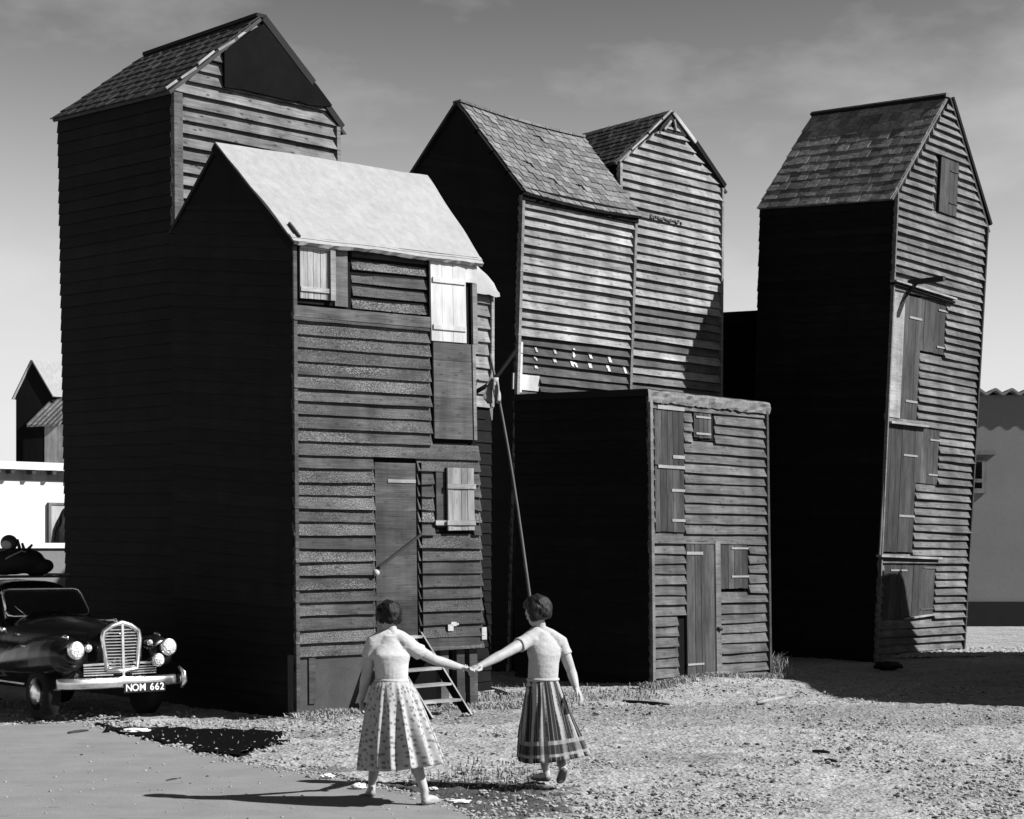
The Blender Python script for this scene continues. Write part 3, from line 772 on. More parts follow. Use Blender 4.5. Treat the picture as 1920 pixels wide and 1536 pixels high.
# broken gable top: dark gap and loose pale pieces
V = [f.p(*f.uv(*q), off=.045) for q in ((1238, 236), (1256, 216), (1272, 236), (1284, 256), (1268, 262), (1246, 258), (1230, 250))]
mesh_obj('gable_gap', V + [v - f.n * .02 for v in V], [tuple(range(7))] + [(i, (i + 1) % 7, (i + 1) % 7 + 7, i + 7) for i in range(7)], M['felt_black'], D.root)
bar('loose_batten', f.p(*f.uv(1232, 250), off=.07), f.p(*f.uv(1268, 260), off=.07), 0.03, 0.05, M['plank_pale'], D.root)
bar('loose_batten', f.p(*f.uv(1240, 244), off=.08), f.p(*f.uv(1252, 228), off=.08), 0.03, 0.04, M['plank_pale'], D.root)
bar('loose_batten', f.p(*f.uv(1258, 226), off=.08), f.p(*f.uv(1262, 246), off=.08), 0.03, 0.04, M['trim'], D.root)
# worn dark lettering
for i in range(17):
    x = 1214 + i * 3.6 + random.uniform(-1, 1); y = 402 + i * 0.95 + random.uniform(-3, 3)
    stroke('letter_stroke', f, f.rect(x, y, x + random.uniform(1.2, 4.5), y + random.uniform(2.5, 8)), 0.158, 0.068, M['iron'], D.root)

# ------------------------------------------------------------------ hut F: low flat-topped hut in front
F = Hut('net_shed', 'low flat-topped tarred shed with canvas lip, in front of the central huts', base(1219, 26.6), P3(1213, 742, 26.6),
        base(1442, 28.7), P3(1435, 766, 28.7), base(966, 28.66), P3(965, 752, 28.66), cat='shed', group='low sheds')
F.core(M['tar'])
f = F.front
R_d1 = f.rect(1224, 762, 1281, 998); R_w1 = f.rect(1296, 766, 1338, 826); R_d2 = f.rect(1284, 1014, 1344, 1278); R_s2 = f.rect(1344, 1014, 1402, 1108)
R_bl = f.rect(1270, 1160, 1286, 1284)
clap(f, F.root, 0.152, M['wood_shed'], lip=0.042, openings=[R_d1, R_w1, R_d2, R_s2, R_bl], jit=0.012)
clap(F.left, F.root, 0.16, M['tar_boards'], lip=0.012)
F.corner(M['trim'], 0.06, t=.05); F.corner(M['plank_dark'], 0.05, 'R', t=.05)
d1 = planked('door', f, sub(R_d1, .02, .98, .53, 1), 5, M['plank_dark'], F.root, hinges=[(.6, 1, .12, .05)], label='upper half of the loft door')
d1b = planked('door', f, sub(R_d1, .02, .98, 0, .52), 5, M['plank_dark'], F.root, hinges=[(.55, 1, .62, .04), (.55, 1, .16, .04)], label='lower half of the loft door')
slab('door_rail', f, sub(R_d1, .1, .98, .505, .53), 0.03, 0.05, M['hinge'], F.root); slab('door_rail', f, sub(R_d1, .1, .98, .97, 1.0), 0.03, 0.05, M['hinge'], F.root)
slab('window', f, R_w1, -0.03, 0.002, M['tar'], F.root)
s1 = planked('shutter', f, sub(R_w1, .05, .82, .06, .95), 4, M['plank_dark'], F.root, hinges=[(.1, .95, .7, .03), (.1, .95, .12, .03)])
d2 = planked('door', f, sub(R_d2, .0, 1.0, 0, 1), 7, M['plank_dark'], F.root, hinges=[(0, .5, .9, .045), (0, .5, .12, .03)], off=0.01, label='tall planked ground door')
slab('door_post', f, sub(R_d2, .90, 1.06, 0, 1), 0.0, 0.05, M['trim'], F.root)
slab('door_jamb', f, R_bl, -.03, .0, M['tar'], F.root)
s2 = planked('shutter', f, sub(R_s2, .04, .96, .04, .98), 6, M['plank_dark'], F.root, hinges=[(.4, 1, .84, .03), (.4, 1, .24, .03)])
tube('door_latch', [f.p(*f.uv(1340, 1178), off=.05), f.p(*f.uv(1346, 1180), off=.08)], .025, M['iron'], F.root)
# flat roof and canvas lip
V, Fc = [], []
tp = [F.Kt, F.Rt, F.Bt, F.Lt]; cc = sum(tp, Vector()) / 4
rr = [p + (p - cc).normalized() * 0.05 + Vector((0, 0, .0)) for p in tp]
hexa('roof', rr + [p + Vector((0, 0, .1)) for p in rr], M['felt_black'], F.root)
nu = 46
for i in range(nu + 1):
    u = -0.015 + 1.03 * i / nu
    for j, (h, o_) in enumerate(((-.09, .058), (-.05, .066), (.0, .066), (.05, .066), (.085, .055), (.09, -.25))):
        wv = .022 * mnoise.noise((u * 9, j * 1.7, 3)) + .03 * mnoise.noise((u * 22, j * .8, 9)) * (j < 4)
        q = f.p(u, 1.0, o_ + wv); q.z += h + .02 * mnoise.noise((u * 7, 2, j)) + (.03 * mnoise.noise((u * 26, 5, 0)) if j == 0 else 0); V.append(q)
for i in range(nu):
    for j in range(5): Fc.append((i * 6 + j, i * 6 + 6 + j, i * 6 + 7 + j, i * 6 + 1 + j))
mesh_obj('canvas_lip', V, Fc, M['canvas'], F.root, label='crumpled canvas nailed along the roof edge')

# ------------------------------------------------------------------ hut T: right-hand leaning tower
T = Hut('net_hut', 'leaning net hut at right with slate roof and three doors one above another', base(1638, 33.0), P3(1677, 372, 33.0),
        base(1803, 35.1), P3(1848, 428, 35.1), base(1402, 35.27), P3(1425, 390, 35.27))
tf, tb = P3(1778, 186, 34.05), P3(1526, 220, 36.3)
T.core(M['tar'], ('front', tf, tb))
f = T.front; f.gable = f.uv(1778, 190)
R_g = f.rect(1750, 288, 1792, 402); R_1 = f.rect(1666, 548, 1722, 786); R_1s = f.rect(1720, 562, 1770, 662); R_2 = f.rect(1650, 796, 1714, 1036); R_2s = f.rect(1712, 802, 1757, 908)
R_3 = f.rect(1652, 1048, 1696, 1162); R_3s = f.rect(1692, 1050, 1750, 1156)
clap(f, T.root, 0.150, M['wood_tower'], lip=0.064, openings=[R_g, R_1, R_1s, R_2, R_2s, R_3, R_3s], jit=0.008)
clap(T.left, T.root, 0.16, M['tar_boards'], lip=0.012)
T.corner(M['trim'], 0.035, t=.065); T.corner(M['plank_dark'], 0.04, 'R', t=.065)
rt, Pt, nt_, tht = roof_sheet('roof', T.Lt, T.Kt, tf, tb, M['slate'], T.root, over=0.05, verge=0.0)
slates(T.root, rt, Pt, nt_, tht, 11, 13, M['slate'], tilt=0.025, thick=0.016)
roof_sheet('roof', T.Rt, T.Bt, tb, tf, M['slate_dark'], T.root, over=0.1, verge=0.05)
bar('ridge_board', tf + Vector((0, -.05, .06)), tb + Vector((0, 0, .06)), 0.17, 0.07, M['slate'], T.root)
bar('ridge_board', Pt(0.0, .985) + nt_ * .09, Pt(1.0, .985) + nt_ * .09, 0.03, 0.09, M['felt_black'], T.root, up=nt_)
bar('verge_board', f.p(*f.uv(1781, 184), off=.05), f.p(*f.uv(1853, 422), off=.05), 0.06, 0.07, M['tar'], T.root)
slab('window', f, R_g, -.04, .002, M['tar'], T.root)
planked('shutter', f, sub(R_g, .2, 1, .0, .97), 4, M['plank_dark'], T.root, off=.02, hinges=[(.55, 1, .75, .02), (.55, 1, .2, .02)], hmat='wood_mid', label='gable shutter of dark planks')
planked('door', f, sub(R_1, .40, 1, 0, .98), 3, M['plank_dark'], T.root, hinges=[(.3, 1, .82, .04), (.3, 1, .14, .04)], label='topmost door of dark planks')
slab('door_jamb', f, sub(R_1, .04, .40, 0, 1), 0.0, 0.045, M['plank_pale'], T.root, label='wide pale jamb board')
planked('shutter', f, R_1s, 5, M['plank_dark'], T.root, hinges=[(.7, 1.05, .82, .03), (.7, 1.05, .12, .03)])
planked('door', f, sub(R_2, .08, 1, 0, 1), 6, M['plank_dark'], T.root, hinges=[(.55, 1, .76, .035), (.5, 1, .28, .04)], label='middle door of dark planks')
planked('shutter', f, R_2s, 4, M['plank_dark'], T.root, hinges=[(.6, 1.05, .78, .03), (.6, 1.05, .16, .03)])
planked('door', f, R_3, 4, M['plank_dark'], T.root, hinges=[(.3, 1, .8, .03)], label='lowest door of dark planks')
planked('shutter', f, R_3s, 4, M['plank_dark'], T.root, hinges=[(.6, 1, .85, .02), (.55, 1, .12, .02)], hmat='wood_mid')
def fl(name, a, b, wd, ht, mat, off, **k): return bar(name, f.p(*f.uv(*a), off=off), f.p(*f.uv(*b), off=off), wd, ht, mat, T.root, **k)
fl('lintel', (1668, 527), (1782, 562), .14, .03, M['plank_pale'], .08)
fl('lintel', (1668, 532), (1782, 568), .10, .04, M['tar'], .06)
fl('sill', (1662, 792), (1731, 800), .10, .035, M['plank_pale'], .07)
fl('sill', (1642, 1042), (1756, 1047), .12, .04, M['plank_pale'], .07)
fl('sill', (1692, 1160), (1748, 1152), .06, .03, M['plank_pale'], .05)
fl('corner_strip', (1660, 790), (1646, 1042), .05, .03, M['trim'], .04)
# hoist beam with its brace
p0 = f.p(*f.uv(1702, 531), off=.0)
bm_ = bar('hoist_beam', p0, p0 + f.n * 0.62 + Vector((0.12, 0, .04)), .09, .09, M['iron'], T.root)
bar('hoist_brace', f.p(*f.uv(1682, 574), off=.02), p0 + f.n * .18 + Vector((0.03, 0, 0)), .035, .035, M['iron'], T.root)

# ------------------------------------------------------------------ low dark hut between D and T, and the strip of a hut behind B
H_ = Hut('net_shed', 'low black shed wall between the broken gable hut and the right tower', base(1300, 36.3), P3(1300, 595, 36.3), base(1460, 37.0), P3(1460, 586, 37.0), base(1265, 38.0), P3(1265, 596, 38.0), cat='shed', group='low sheds')
H_.core(M['tar']); clap(H_.front, H_.root, 0.16, M['tar_boards'], v_from=.3)
tp = [H_.Kt, H_.Rt, H_.Bt, H_.Lt]
hexa('roof', [p.copy() for p in tp] + [p + Vector((0, 0, .06)) for p in tp], M['felt_black'], H_.root)

Gk, Gr = base(850, 25.35), base(920, 26.0)
Gl = Gk + Vector((-.9, .95, 0))
G = Hut('net_hut', 'slim net hut with pale boards and white canvas hood, squeezed behind the white-doored hut', Gk, P3(846, 532, 25.35), Gr, P3(921, 545, 26.0), Gl, Gl + Vector((0, 0, 5.6)))
G.core(M['tar'])
vg = G.front.uv(905, 762)[1]
clap(G.front, G.root, 0.19, M['wood_pale'], v_from=vg, lip=0.04)
low = Face(G.Kb, G.Rb, G.front.p(1, vg), G.front.p(0, vg)); clap(low, G.root, .16, M['tar_boards'], lip=.014)  # black boards below: the lower front's shade is put into their colour
slab('corner_board', G.front, (.93, 1.0, vg, 1.0), .03, .06, M['plank_pale'], G.root)
V, Fc = [], []
f = G.front
for i in range(13):
    u = -.1 + 1.12 * i / 12
    for j in range(9):
        th = math.pi / 2 * j / 8
        q = f.p(u, 1.0, (.16 * math.cos(th) - .02) + .03 * mnoise.noise((u * 8, j * .7, 2))); q.z += -.10 + .46 * math.sin(th) * math.sqrt(max(0.05, 1 - max(0, (u - .3) / .76) ** 2)) + .02 * mnoise.noise((u * 6, j, 5)); V.append(q)
for i in range(12):
    for j in range(8): Fc.append((i * 9 + j, i * 9 + 9 + j, i * 9 + 10 + j, i * 9 + 1 + j))
mesh_obj('canvas_hood', V, Fc, M['cloth_white'], G.root, smooth=True, label='bulging white canvas hood')

# leaning pole with rags
pole = thing('pole', gat(1022, 1290), 'long thin pole leaning beside the nearest hut, white rag tied near its top', 'pole')
pA, pB = P3(919, 664, 25.2), gat(1024, 1296)
pts = [pA.lerp(pB, t) + Vector((.03 * math.sin(t * 5), 0, 0)) for t in np.linspace(0, 1, 12)]
tube('shaft', pts, [.017 + .01 * t for t in np.linspace(0, 1, 12)], M['wood_mid'], pole, seg=8)
V, Fc = [], []
for i in range(9):
    t = i / 8
    for j in range(5):
        q = P3(926 + 8 * t + (j - 2) * 4.0 * (1 - .35 * t), 708 + 48 * t, 25.1 + .05 * math.sin(j * 2 + i)); V.append(q)
for i in range(8):
    for j in range(4): Fc.append((i * 5 + j, i * 5 + j + 1, i * 5 + j + 6, i * 5 + j + 5))
o = mesh_obj('rag', V, Fc, M['cloth_white'], pole, smooth=True)
md = o.modifiers.new('thick', 'SOLIDIFY'); md.thickness = .012
spar = thing('spar', P3(890, 742, 25.0), 'short black spar crossing the pole with grey rags hanging from it', 'spar')
sA, sB = P3(884, 740, 25.0), P3(969, 655, 25.6)
tube('shaft', [sA, P3(915, 722, 25.1), P3(935, 702, 25.25), sB], .03, M['tar'], spar, seg=8)
for k, poly in enumerate(([(905, 745), (921, 700), (922, 756), (914, 757)], [(918, 768), (923, 762), (922, 788), (908, 792)], [(912, 722), (921, 706), (922, 724), (915, 728)])):
    V = [P3(x, y, 25.05 + .03 * i) for i, (x, y) in enumerate(poly)]; n = len(V)
    V += [v + Vector((.01, .025, 0)) for v in V]
    mesh_obj('rag', V, [tuple(range(n)), tuple(reversed(range(n, 2 * n)))] + [(i, i + n, (i + 1) % n + n, (i + 1) % n) for i in range(n)], M['cloth_grey'], spar)

# ------------------------------------------------------------------ background buildings
def box(name, x0, x1, y0, y1, z0, z1, mat, parent=None, **k):
    P = [Vector(q) for q in ((x0, y0, z0), (x1, y0, z0), (x1, y1, z0), (x0, y1, z0), (x0, y0, z1), (x1, y0, z1), (x1, y1, z1), (x0, y1, z1))]
    return hexa(name, P, mat, parent, **k)
# grey rendered building at right
Yb = 46.0
x0, ztop = P3(1700, 735, Yb).x, P3(1800, 737, Yb).z
gb = thing('rendered_building', (x0, Yb, 0), 'grey rendered building with corrugated roof edge behind the right tower', 'building')
xe = P3(2100, 0, Yb).x
box('wall', x0, xe, Yb, Yb + 8, 0.62, ztop - .05, M['render_grey'], gb)
box('plinth', x0, xe, Yb - .08, Yb + 8, -.1, 0.70, M['felt_black'], gb)
V, Fc = [], []; n = 130
for i in range(n + 1):
    x = x0 + (xe - x0) * i / n; z = ztop + .055 * math.sin(i * 2 * math.pi / 10)
    V += [Vector((x, Yb - .25, z - .02)), Vector((x, Yb - .25, z + .05)), Vector((x, Yb + 9, z - .25)), Vector((x, Yb + 9, z - .32))]
for i in range(n):
    a = i * 4; b = a + 4
    for k in range(4): Fc.append((a + k, b + k, b + (k + 1) % 4, a + (k + 1) % 4))
mesh_obj('corrugated_roof', V, Fc, M['render_grey'], gb)
wx0, wx1 = P3(1812, 0, Yb).x, P3(1847, 0, Yb).x; wz0, wz1 = P3(0, 925, Yb).z, P3(0, 862, Yb).z
wn_ = box('window', wx0, wx1, Yb - .02, Yb + .03, wz0, wz1, M['glass'], gb)
for q in ((wx0 - .06, wx0, wz0, wz1), (wx1 - .09, wx1 + .02, wz0, wz1), (wx0, wx1 - .09, wz0, wz0 + .12), (wx0, wx1 - .09, wz1 - .06, wz1), (wx0, wx1 - .09, P3(0, 905, Yb).z, P3(0, 898, Yb).z)):
    box('frame', q[0], q[1], Yb - .07, Yb - .02, q[2], q[3], M['trim'], wn_)
box('lintel', wx0 - .2, P3(1866, 0, Yb).x, Yb - .12, Yb, P3(0, 853, Yb).z, P3(0, 845, Yb).z, M['trim'], gb)
# white low building at left, parallel to the hut fronts
WA = math.radians(43.4)
o0 = P3(-30, 1184, 44.0); lw = thing('white_building', (o0.x, o0.y, 0), 'low whitewashed building with a flat roof edge behind the car', 'building', rotz=WA)
zt, zf, zr = P3(0, 902, 45).z, P3(0, 880, 45).z, P3(0, 868, 45).z
box('wall', -6, 6, 0, 6, -.1, zt, M['whitewash'], lw)
box('frieze', -6, 6, -.01, 6, zt, zf, M['plank_pale'], lw)
box('roof', -6.2, 6.2, -.3, 6.3, zf - .03, zr, M['whitewash'], lw)
for i in range(22):
    x = -6 + 12 * (i + random.random() * .5) / 22; box('rafter_end', x, x + .10, -.28, -.012, zf - .13, zf - .03, M['plank_dark'], lw)
dd = box('door', 1.75, 2.7, -.06, 0, .1, P3(0, 948, 46).z, M['plank_pale'], lw)
box('frame', 1.68, 1.75, -.09, 0, .1, P3(0, 944, 46).z, M['trim'], dd); box('frame', 1.75, 2.7, -.09, 0, P3(0, 948, 46).z, P3(0, 944, 46).z, M['trim'], dd)
o0 = P3(-30, 1200, 35.5); lwl = thing('low_wall', (o0.x, o0.y, 0), 'low grey wall with a pale coping between the car and the white building', 'wall', rotz=WA)
box('panel', -5, 5, 0, .25, -.1, P3(0, 1028, 36).z, M['render_grey'], lwl)
box('coping', -5, 5, -.06, .3, P3(0, 1028, 36).z, P3(0, 1018, 36).z, M['whitewash'], lwl)
# dark heap against the white wall
hp = bmesh.new(); bmesh.ops.create_icosphere(hp, subdivisions=4, radius=1.0)
c = P3(122, 1020, 42.0)
for v in hp.verts:
    q = v.co.copy(); z = max(0, q.z); v.co = Vector((c.x + q.x * .62 * (1 - .35 * z), c.y + q.y * .6, z * 2.95)) + q * .06 * mnoise.noise(q * 5)
o = bm_obj('net_heap', hp, M['felt_black']); tag(o, 'tall dark rounded heap against the white building', 'heap')

# distant net hut at far left
Yd = 105.0
dh = thing('net_hut', P3(60, 1090, Yd), 'small distant black net hut with a pale roof, above the white building', 'hut', 'tall tarred net huts')
ORG[dh.name] = Vector(dh.location)
ga, gbp, gc = P3(62, 676, Yd), P3(30, 742, Yd), P3(98, 738, Yd - .0)
lo_y = P3(0, 1100, Yd).z
dep = Vector((2.6, 2.4, 0)) 
V = [Vector((gbp.x, Yd, -.1)), Vector((gc.x, Yd, -.1)), gc, ga, gbp]; V2 = [v + dep for v in V]
mesh_obj('wall', V + V2, [(0, 1, 2, 3, 4), (1, 6, 7, 2), (0, 4, 9, 5), (5, 9, 8, 7, 6)], M['tar'], dh)
roof_sheet('roof', gc, gc + dep, ga + dep, ga, M['felt_pale'], dh, over=.25, verge=.12, th=.1)
roof_sheet('roof', gbp + dep, gbp, ga, ga + dep, M['felt_pale'], dh, over=.25, verge=.12, th=.1)
px_ = lambda x, y: P3(x, y, Yd - 1.2)
V = [px_(50, 801), px_(110, 798), px_(150, 742), px_(92, 742)]
V = [V[0], V[1], V[2] + Vector((0, 1.6, 0)), V[3] + Vector((0, 1.6, 0))]
hexa('lean_to_roof', V + [v + Vector((0, 0, .12)) for v in V], M['trim'], dh)
box('lean_to_wall', P3(52, 0, Yd).x, P3(91, 0, Yd).x, Yd - 1.0, Yd + .5, -.1, P3(0, 800, Yd).z, M['tar'], dh)
box('lean_to_wall', P3(92, 0, Yd).x, P3(150, 0, Yd).x, Yd - 1.02, Yd + .5, -.1, P3(0, 798, Yd).z, M['plank_pale'], dh)
for k in range(7):
    a = V[0].lerp(V[1], k / 6); b = V[3].lerp(V[2], k / 6); bar('roof_batten', a + Vector((0, -.02, .14)), b + Vector((0, -.02, .14)), .07, .06, M['plank_dark'], dh)

# barrel-roofed shed just out of frame at right: it throws the broad shadow in front of the tower
bs = thing('barrel_roofed_shed', (11.0, 27.0, 0), 'tarred shed with barrel roof just beyond the right edge, shading the shingle', 'shed', 'low sheds')
ya, yb = 22.3, 32.72; V, Fc = [], []
prof = [(ya, -.1), (ya, 4.0)] + [((ya + yb) / 2 - (yb - ya) / 2 * math.cos(t), 4.0 + 1.5 * math.sin(t) ** .55) for t in np.linspace(.03, math.pi - .03, 40)] + [(yb, 4.0), (yb, -.1)]
n = len(prof)
for x in (11.0, 15.5): V += [Vector((x, y, z)) for y, z in prof]
Fc = [tuple(reversed(range(n))), tuple(range(n, 2 * n))] + [(i, i + 1, i + 1 + n, i + n) for i in range(n - 1)]
mesh_obj('wall', V, Fc, M['tar'], bs)
for i in range(2, n - 3, 3):
    (y, z), (y2, z2) = prof[i], prof[i + 1]
    bar('roof_batten', Vector((10.95, y, z + .02)), Vector((15.55, y, z + .02)), .05, .05, M['felt_black'], bs)
bd = box('door', 10.95, 11.0, 25.5, 28.4, 0, 2.9, M['plank_dark'], bs)
for k in range(9): box('plank', 10.92, 10.95, 25.5 + k * .322, 25.5 + k * .322 + .31, 0, 2.9, M['plank_dark'], bd)

# ------------------------------------------------------------------ flat near-black patch by the road, weeds, litter
patch_px = [(172, 1357), (205, 1360), (260, 1363), (330, 1364), (420, 1366), (505, 1368), (540, 1376), (515, 1386), (530, 1393), (500, 1397), (470, 1404), (450, 1414), (415, 1412), (380, 1406), (330, 1393), (280, 1381), (225, 1369)]
V = []
for (x, y), (x2, y2) in zip(patch_px, patch_px[1:] + patch_px[:1]):
    for k in range(6):
        t = k / 6; q = gat(x + (x2 - x) * t, y + (y2 - y) * t, .03); V.append(q + Vector((random.uniform(-.05, .05), random.uniform(-.16, .16), 0)) + Vector((.1, .25, 0)) * mnoise.noise(q * 2.5))
n = len(V); cc = sum(V, Vector()) / n
V += [v + (v - cc) * .02 + Vector((0, 0, -.1)) for v in V]
M['patch_black'] = plain('black_patch_mat', 0.005, 0.9, var=0.6, scale=8, bump=.6, spec=.03)
o = mesh_obj('black_patch', V, [tuple(range(n))] + [(i, i + n, (i + 1) % n + n, (i + 1) % n) for i in range(n)], M['patch_black']); o['kind'] = 'structure'; o['label'] = 'black patch beside the road edge'

def reg_rim(r):
    a, b = random.Random(r.random()).choice(list(zip(patch_px, patch_px[1:] + patch_px[:1]))); t = r.random(); q = gat(a[0] + (b[0] - a[0]) * t, a[1] + (b[1] - a[1]) * t); return (q.x + r.gauss(0, .07), q.y + r.gauss(0, .22))
pebbles('patch_grit', 900, reg_rim, M['pebble'], 0.008, 0.028, 'small stones strewn along the rim of the black patch', 16, cond=True)
def grass(name, count, region, hmin, hmax, mat, label, lean=.6, seed=1):
    rs = random.Random(seed); V, Fc = [], []
    for _ in range(count):
        x, y, sc_ = region(rs)
        if y < road_edge_y(x) - .05: continue
        b = Vector((x, y, gz(x, y) - .01)); h = rs.uniform(hmin, hmax) * sc_; a = rs.random() * 6.28; d = Vector((math.cos(a), math.sin(a), 0)); sd = Vector((-d.y, d.x, 0)) * rs.uniform(.004, .009)
        ln = rs.uniform(.1, 1) * lean * h
        p1 = b + Vector((0, 0, h * .6)) + d * ln * .35; p2 = b + Vector((0, 0, h * .85)) + d * ln
        i = len(V); V += [b - sd, b + sd, p1 + sd * .8, p1 - sd * .8, p2]
        Fc += [(i, i + 1, i + 2, i + 3), (i + 3, i + 2, i + 4)]
    o = mesh_obj(name, V, Fc, mat); o['kind'] = 'stuff'; o['label'] = label; return o
M['straw'] = plain('straw', 0.45, 0.8, var=.55, scale=9)
M['weed'] = plain('weed', 0.28, 0.8, var=.5, scale=9)
def r_front(rs):
    t = rs.random(); e = F.Kb.lerp(F.Rb, t * 1.15 - .1); d = F.front.n * abs(rs.gauss(.04, .16)); return e.x + d.x, e.y + d.y, 1
grass('dry_grass', 3000, r_front, .02, .12, M['straw'], 'dry grass along the foot of the low shed', lean=1.7, seed=2)
def r_tuft(rs):
    c = gat(1443, 1268); r = abs(rs.gauss(0, .16)); a = rs.random() * 6.28; return c.x + r * math.cos(a), c.y + r * math.sin(a), 1.2 - r
grass('dry_grass', 420, r_tuft, .15, .42, M['straw'], 'straggly pale tuft at the right corner of the low shed', lean=1.1, seed=3)
def r_b(rs):
    t = rs.random(); e = B.Kb.lerp(B.Rb, t * 1.25 - .05); d = B.front.n * abs(rs.gauss(.1, .35)); return e.x + d.x, e.y + d.y, 1
grass('dry_grass', 3600, r_b, .015, .08, M['straw'], 'short dry grass at the foot of the nearest hut', lean=1.7, seed=4)
def r_bb(rs): return rs.uniform(-.5, 2.0), 24.2 + abs(rs.gauss(0, 1.2)), 1
grass('dry_grass', 1500, r_bb, .02, .10, M['weed'], 'low weeds between the nearest hut and the low shed', seed=5)
def r_rim(rs):
    t = rs.random(); p = gat(200 + 350 * t, 1392 + 14 * rs.gauss(0, 1), 0); return p.x, p.y, 1
grass('dry_grass', 160, r_rim, .02, .09, M['straw'], 'thin grass round the black patch', seed=6)
def r_belt(rs): return rs.uniform(-1.5, 9), 22 + rs.gauss(0, 1.2), 1
grass('dry_grass', 900, r_belt, .012, .04, M['weed'], 'sparse low weeds scattered over the shingle', seed=8)
def r_ft(rs):
    p = gat(rs.uniform(760, 1010), rs.gauss(1455, 22), 0); return p.x, p.y, 1
grass('dry_grass', 500, r_ft, .02, .09, M['weed'], 'weeds on the dark soil between the two women', seed=9)

# sticks of driftwood and litter
def stick(a, b, r, mat, label, cat='stick', name='driftwood_stick'):
    a, b = gat(*a), gat(*b); a.z += r + gz(a.x, a.y); b.z += r + gz(b.x, b.y); m_ = a.lerp(b, .5) + Vector((.01, .02, .0))
    o = tube(name, [a, a.lerp(m_, .5), m_, m_.lerp(b, .5), b], [r * .7, r, r, r * .9, r * .5], mat, None, seg=7); tag(o, label, cat); return o
stick((897, 1290), (960, 1306), .03, M['plank_pale'], 'forked pale stick lying at the nearest hut corner post')
stick((905, 1300), (975, 1296), .02, M['plank_pale'], 'thin pale stick crossing the forked one near the pole')
stick((1310, 1284), (1362, 1272), .03, M['plank_pale'], 'pale plank end lying under the planked ground door')
stick((1420, 1322), (1490, 1308), .03, M['plank_pale'], 'pale stick lying at the edge of the broad shadow')
stick((1523, 1412), (1556, 1414), .018, M['iron'], 'dark stick lying out on the bare shingle at right')
stick((1546, 1428), (1570, 1431), .016, M['iron'], 'shorter dark stick just below the dark one on the shingle')
stick((1168, 1318), (1255, 1324), .022, M['iron'], 'dark stick lying left of the low shed door')
stick((128, 1378), (165, 1373), .02, M['iron'], 'dark twig on the road in front of the car')
stick((312, 1467), (332, 1463), .012, M['iron'], 'small dark twig on the pale road')
def crumple(px, py, r, mat, label, cat, name, flat=.6, seed=0):
    b = bmesh.new(); bmesh.ops.create_icosphere(b, subdivisions=3, radius=1.0); c = gat(px, py)
    for v in b.verts:
        q = v.co * (1 + .5 * mnoise.noise(v.co * 2.3 + Vector((seed, 0, 0)))); v.co = Vector((c.x + q.x * r * 1.3, c.y + q.y * r, gz(c.x, c.y) + .015 + (q.z * .8 + .6) * r * flat))
    o = bm_obj(name, b, mat); tag(o, label, cat); return o
M['paper'] = plain('paper', .55, .9, var=.12)
crumple(614, 1462, .045, M['paper'], 'crumpled white paper at the road edge, left of the women', 'litter', 'crumpled_paper', seed=1)
crumple(672, 1482, .05, M['paper'], 'crumpled white paper behind the left woman', 'litter', 'crumpled_paper', seed=2)
crumple(255, 1376, .11, M['paper'], 'flattened pale bundle lying in the black patch', 'litter', 'pale_bundle', .3, seed=3)
crumple(862, 1508, .06, M['paper'], 'pale flat scrap beside the left woman\'s forward foot', 'litter', 'paper_scrap', .25, seed=4)
crumple(905, 1492, .03, M['pebble_bank'], 'white stone on dark soil between the women', 'stone', 'white_stone', .8, seed=5)
crumple(812, 1484, .03, M['paper'], 'small white scrap on the dark soil right of the left woman', 'litter', 'paper_scrap', .5, seed=6)
crumple(882, 1342, .05, M['pebble_bank'], 'pale stone at the foot of the ladder', 'stone', 'white_stone', .8, seed=7)
crumple(873, 1346, .035, M['pebble_bank'], 'smaller pale stone touching the ladder foot', 'stone', 'white_stone', .8, seed=8)
crumple(1120, 1342, .04, M['pebble_bank'], 'pale stone on the shingle right of the striped skirt', 'stone', 'white_stone', .7, seed=9)
crumple(1665, 1256, .18, M['felt_black'], 'dark lump lying in shadow at the tower foot', 'stone', 'dark_lump', .5, seed=10)

# ------------------------------------------------------------------ remesh helper: several closed shapes -> one continuous surface
def ellipsoid(c, ax, seg=20, rings=14, nz=0.0):
    """ax: three axis vectors"""
    V, Fc = [], []
    for i in range(rings + 1):
        th = math.pi * i / rings
        for k in range(seg):
            ph = 2 * math.pi * k / seg
            d = Vector((math.sin(th) * math.cos(ph), math.sin(th) * math.sin(ph), math.cos(th)))
            V.append(c + ax[0] * d.x + ax[1] * d.y + ax[2] * d.z)
    for i in range(rings):
        for k in range(seg):
            k2 = (k + 1) % seg; Fc.append((i * seg + k, (i + 1) * seg + k, (i + 1) * seg + k2, i * seg + k2))
    return V, Fc
def rings_loft(centers, A_, B_, seg=28, pw_=2.0):
    """A_, B_: lists of axis vectors per ring"""
    V, Fc = [], []
    n = len(centers)
    for c, a, b in zip(centers, A_, B_):
        for k in range(seg):
            th = 2 * math.pi * k / seg; ct, st = math.cos(th), math.sin(th)
            V.append(Vector(c) + a * (math.copysign(abs(ct) ** (2 / pw_), ct)) + b * (math.copysign(abs(st) ** (2 / pw_), st)))
    for i in range(n - 1):
        for k in range(seg):
            k2 = (k + 1) % seg; Fc.append((i * seg + k, i * seg + k2, (i + 1) * seg + k2, (i + 1) * seg + k))
    Fc.append(tuple(reversed(range(seg)))); Fc.append(tuple((n - 1) * seg + k for k in range(seg)))
    return V, Fc
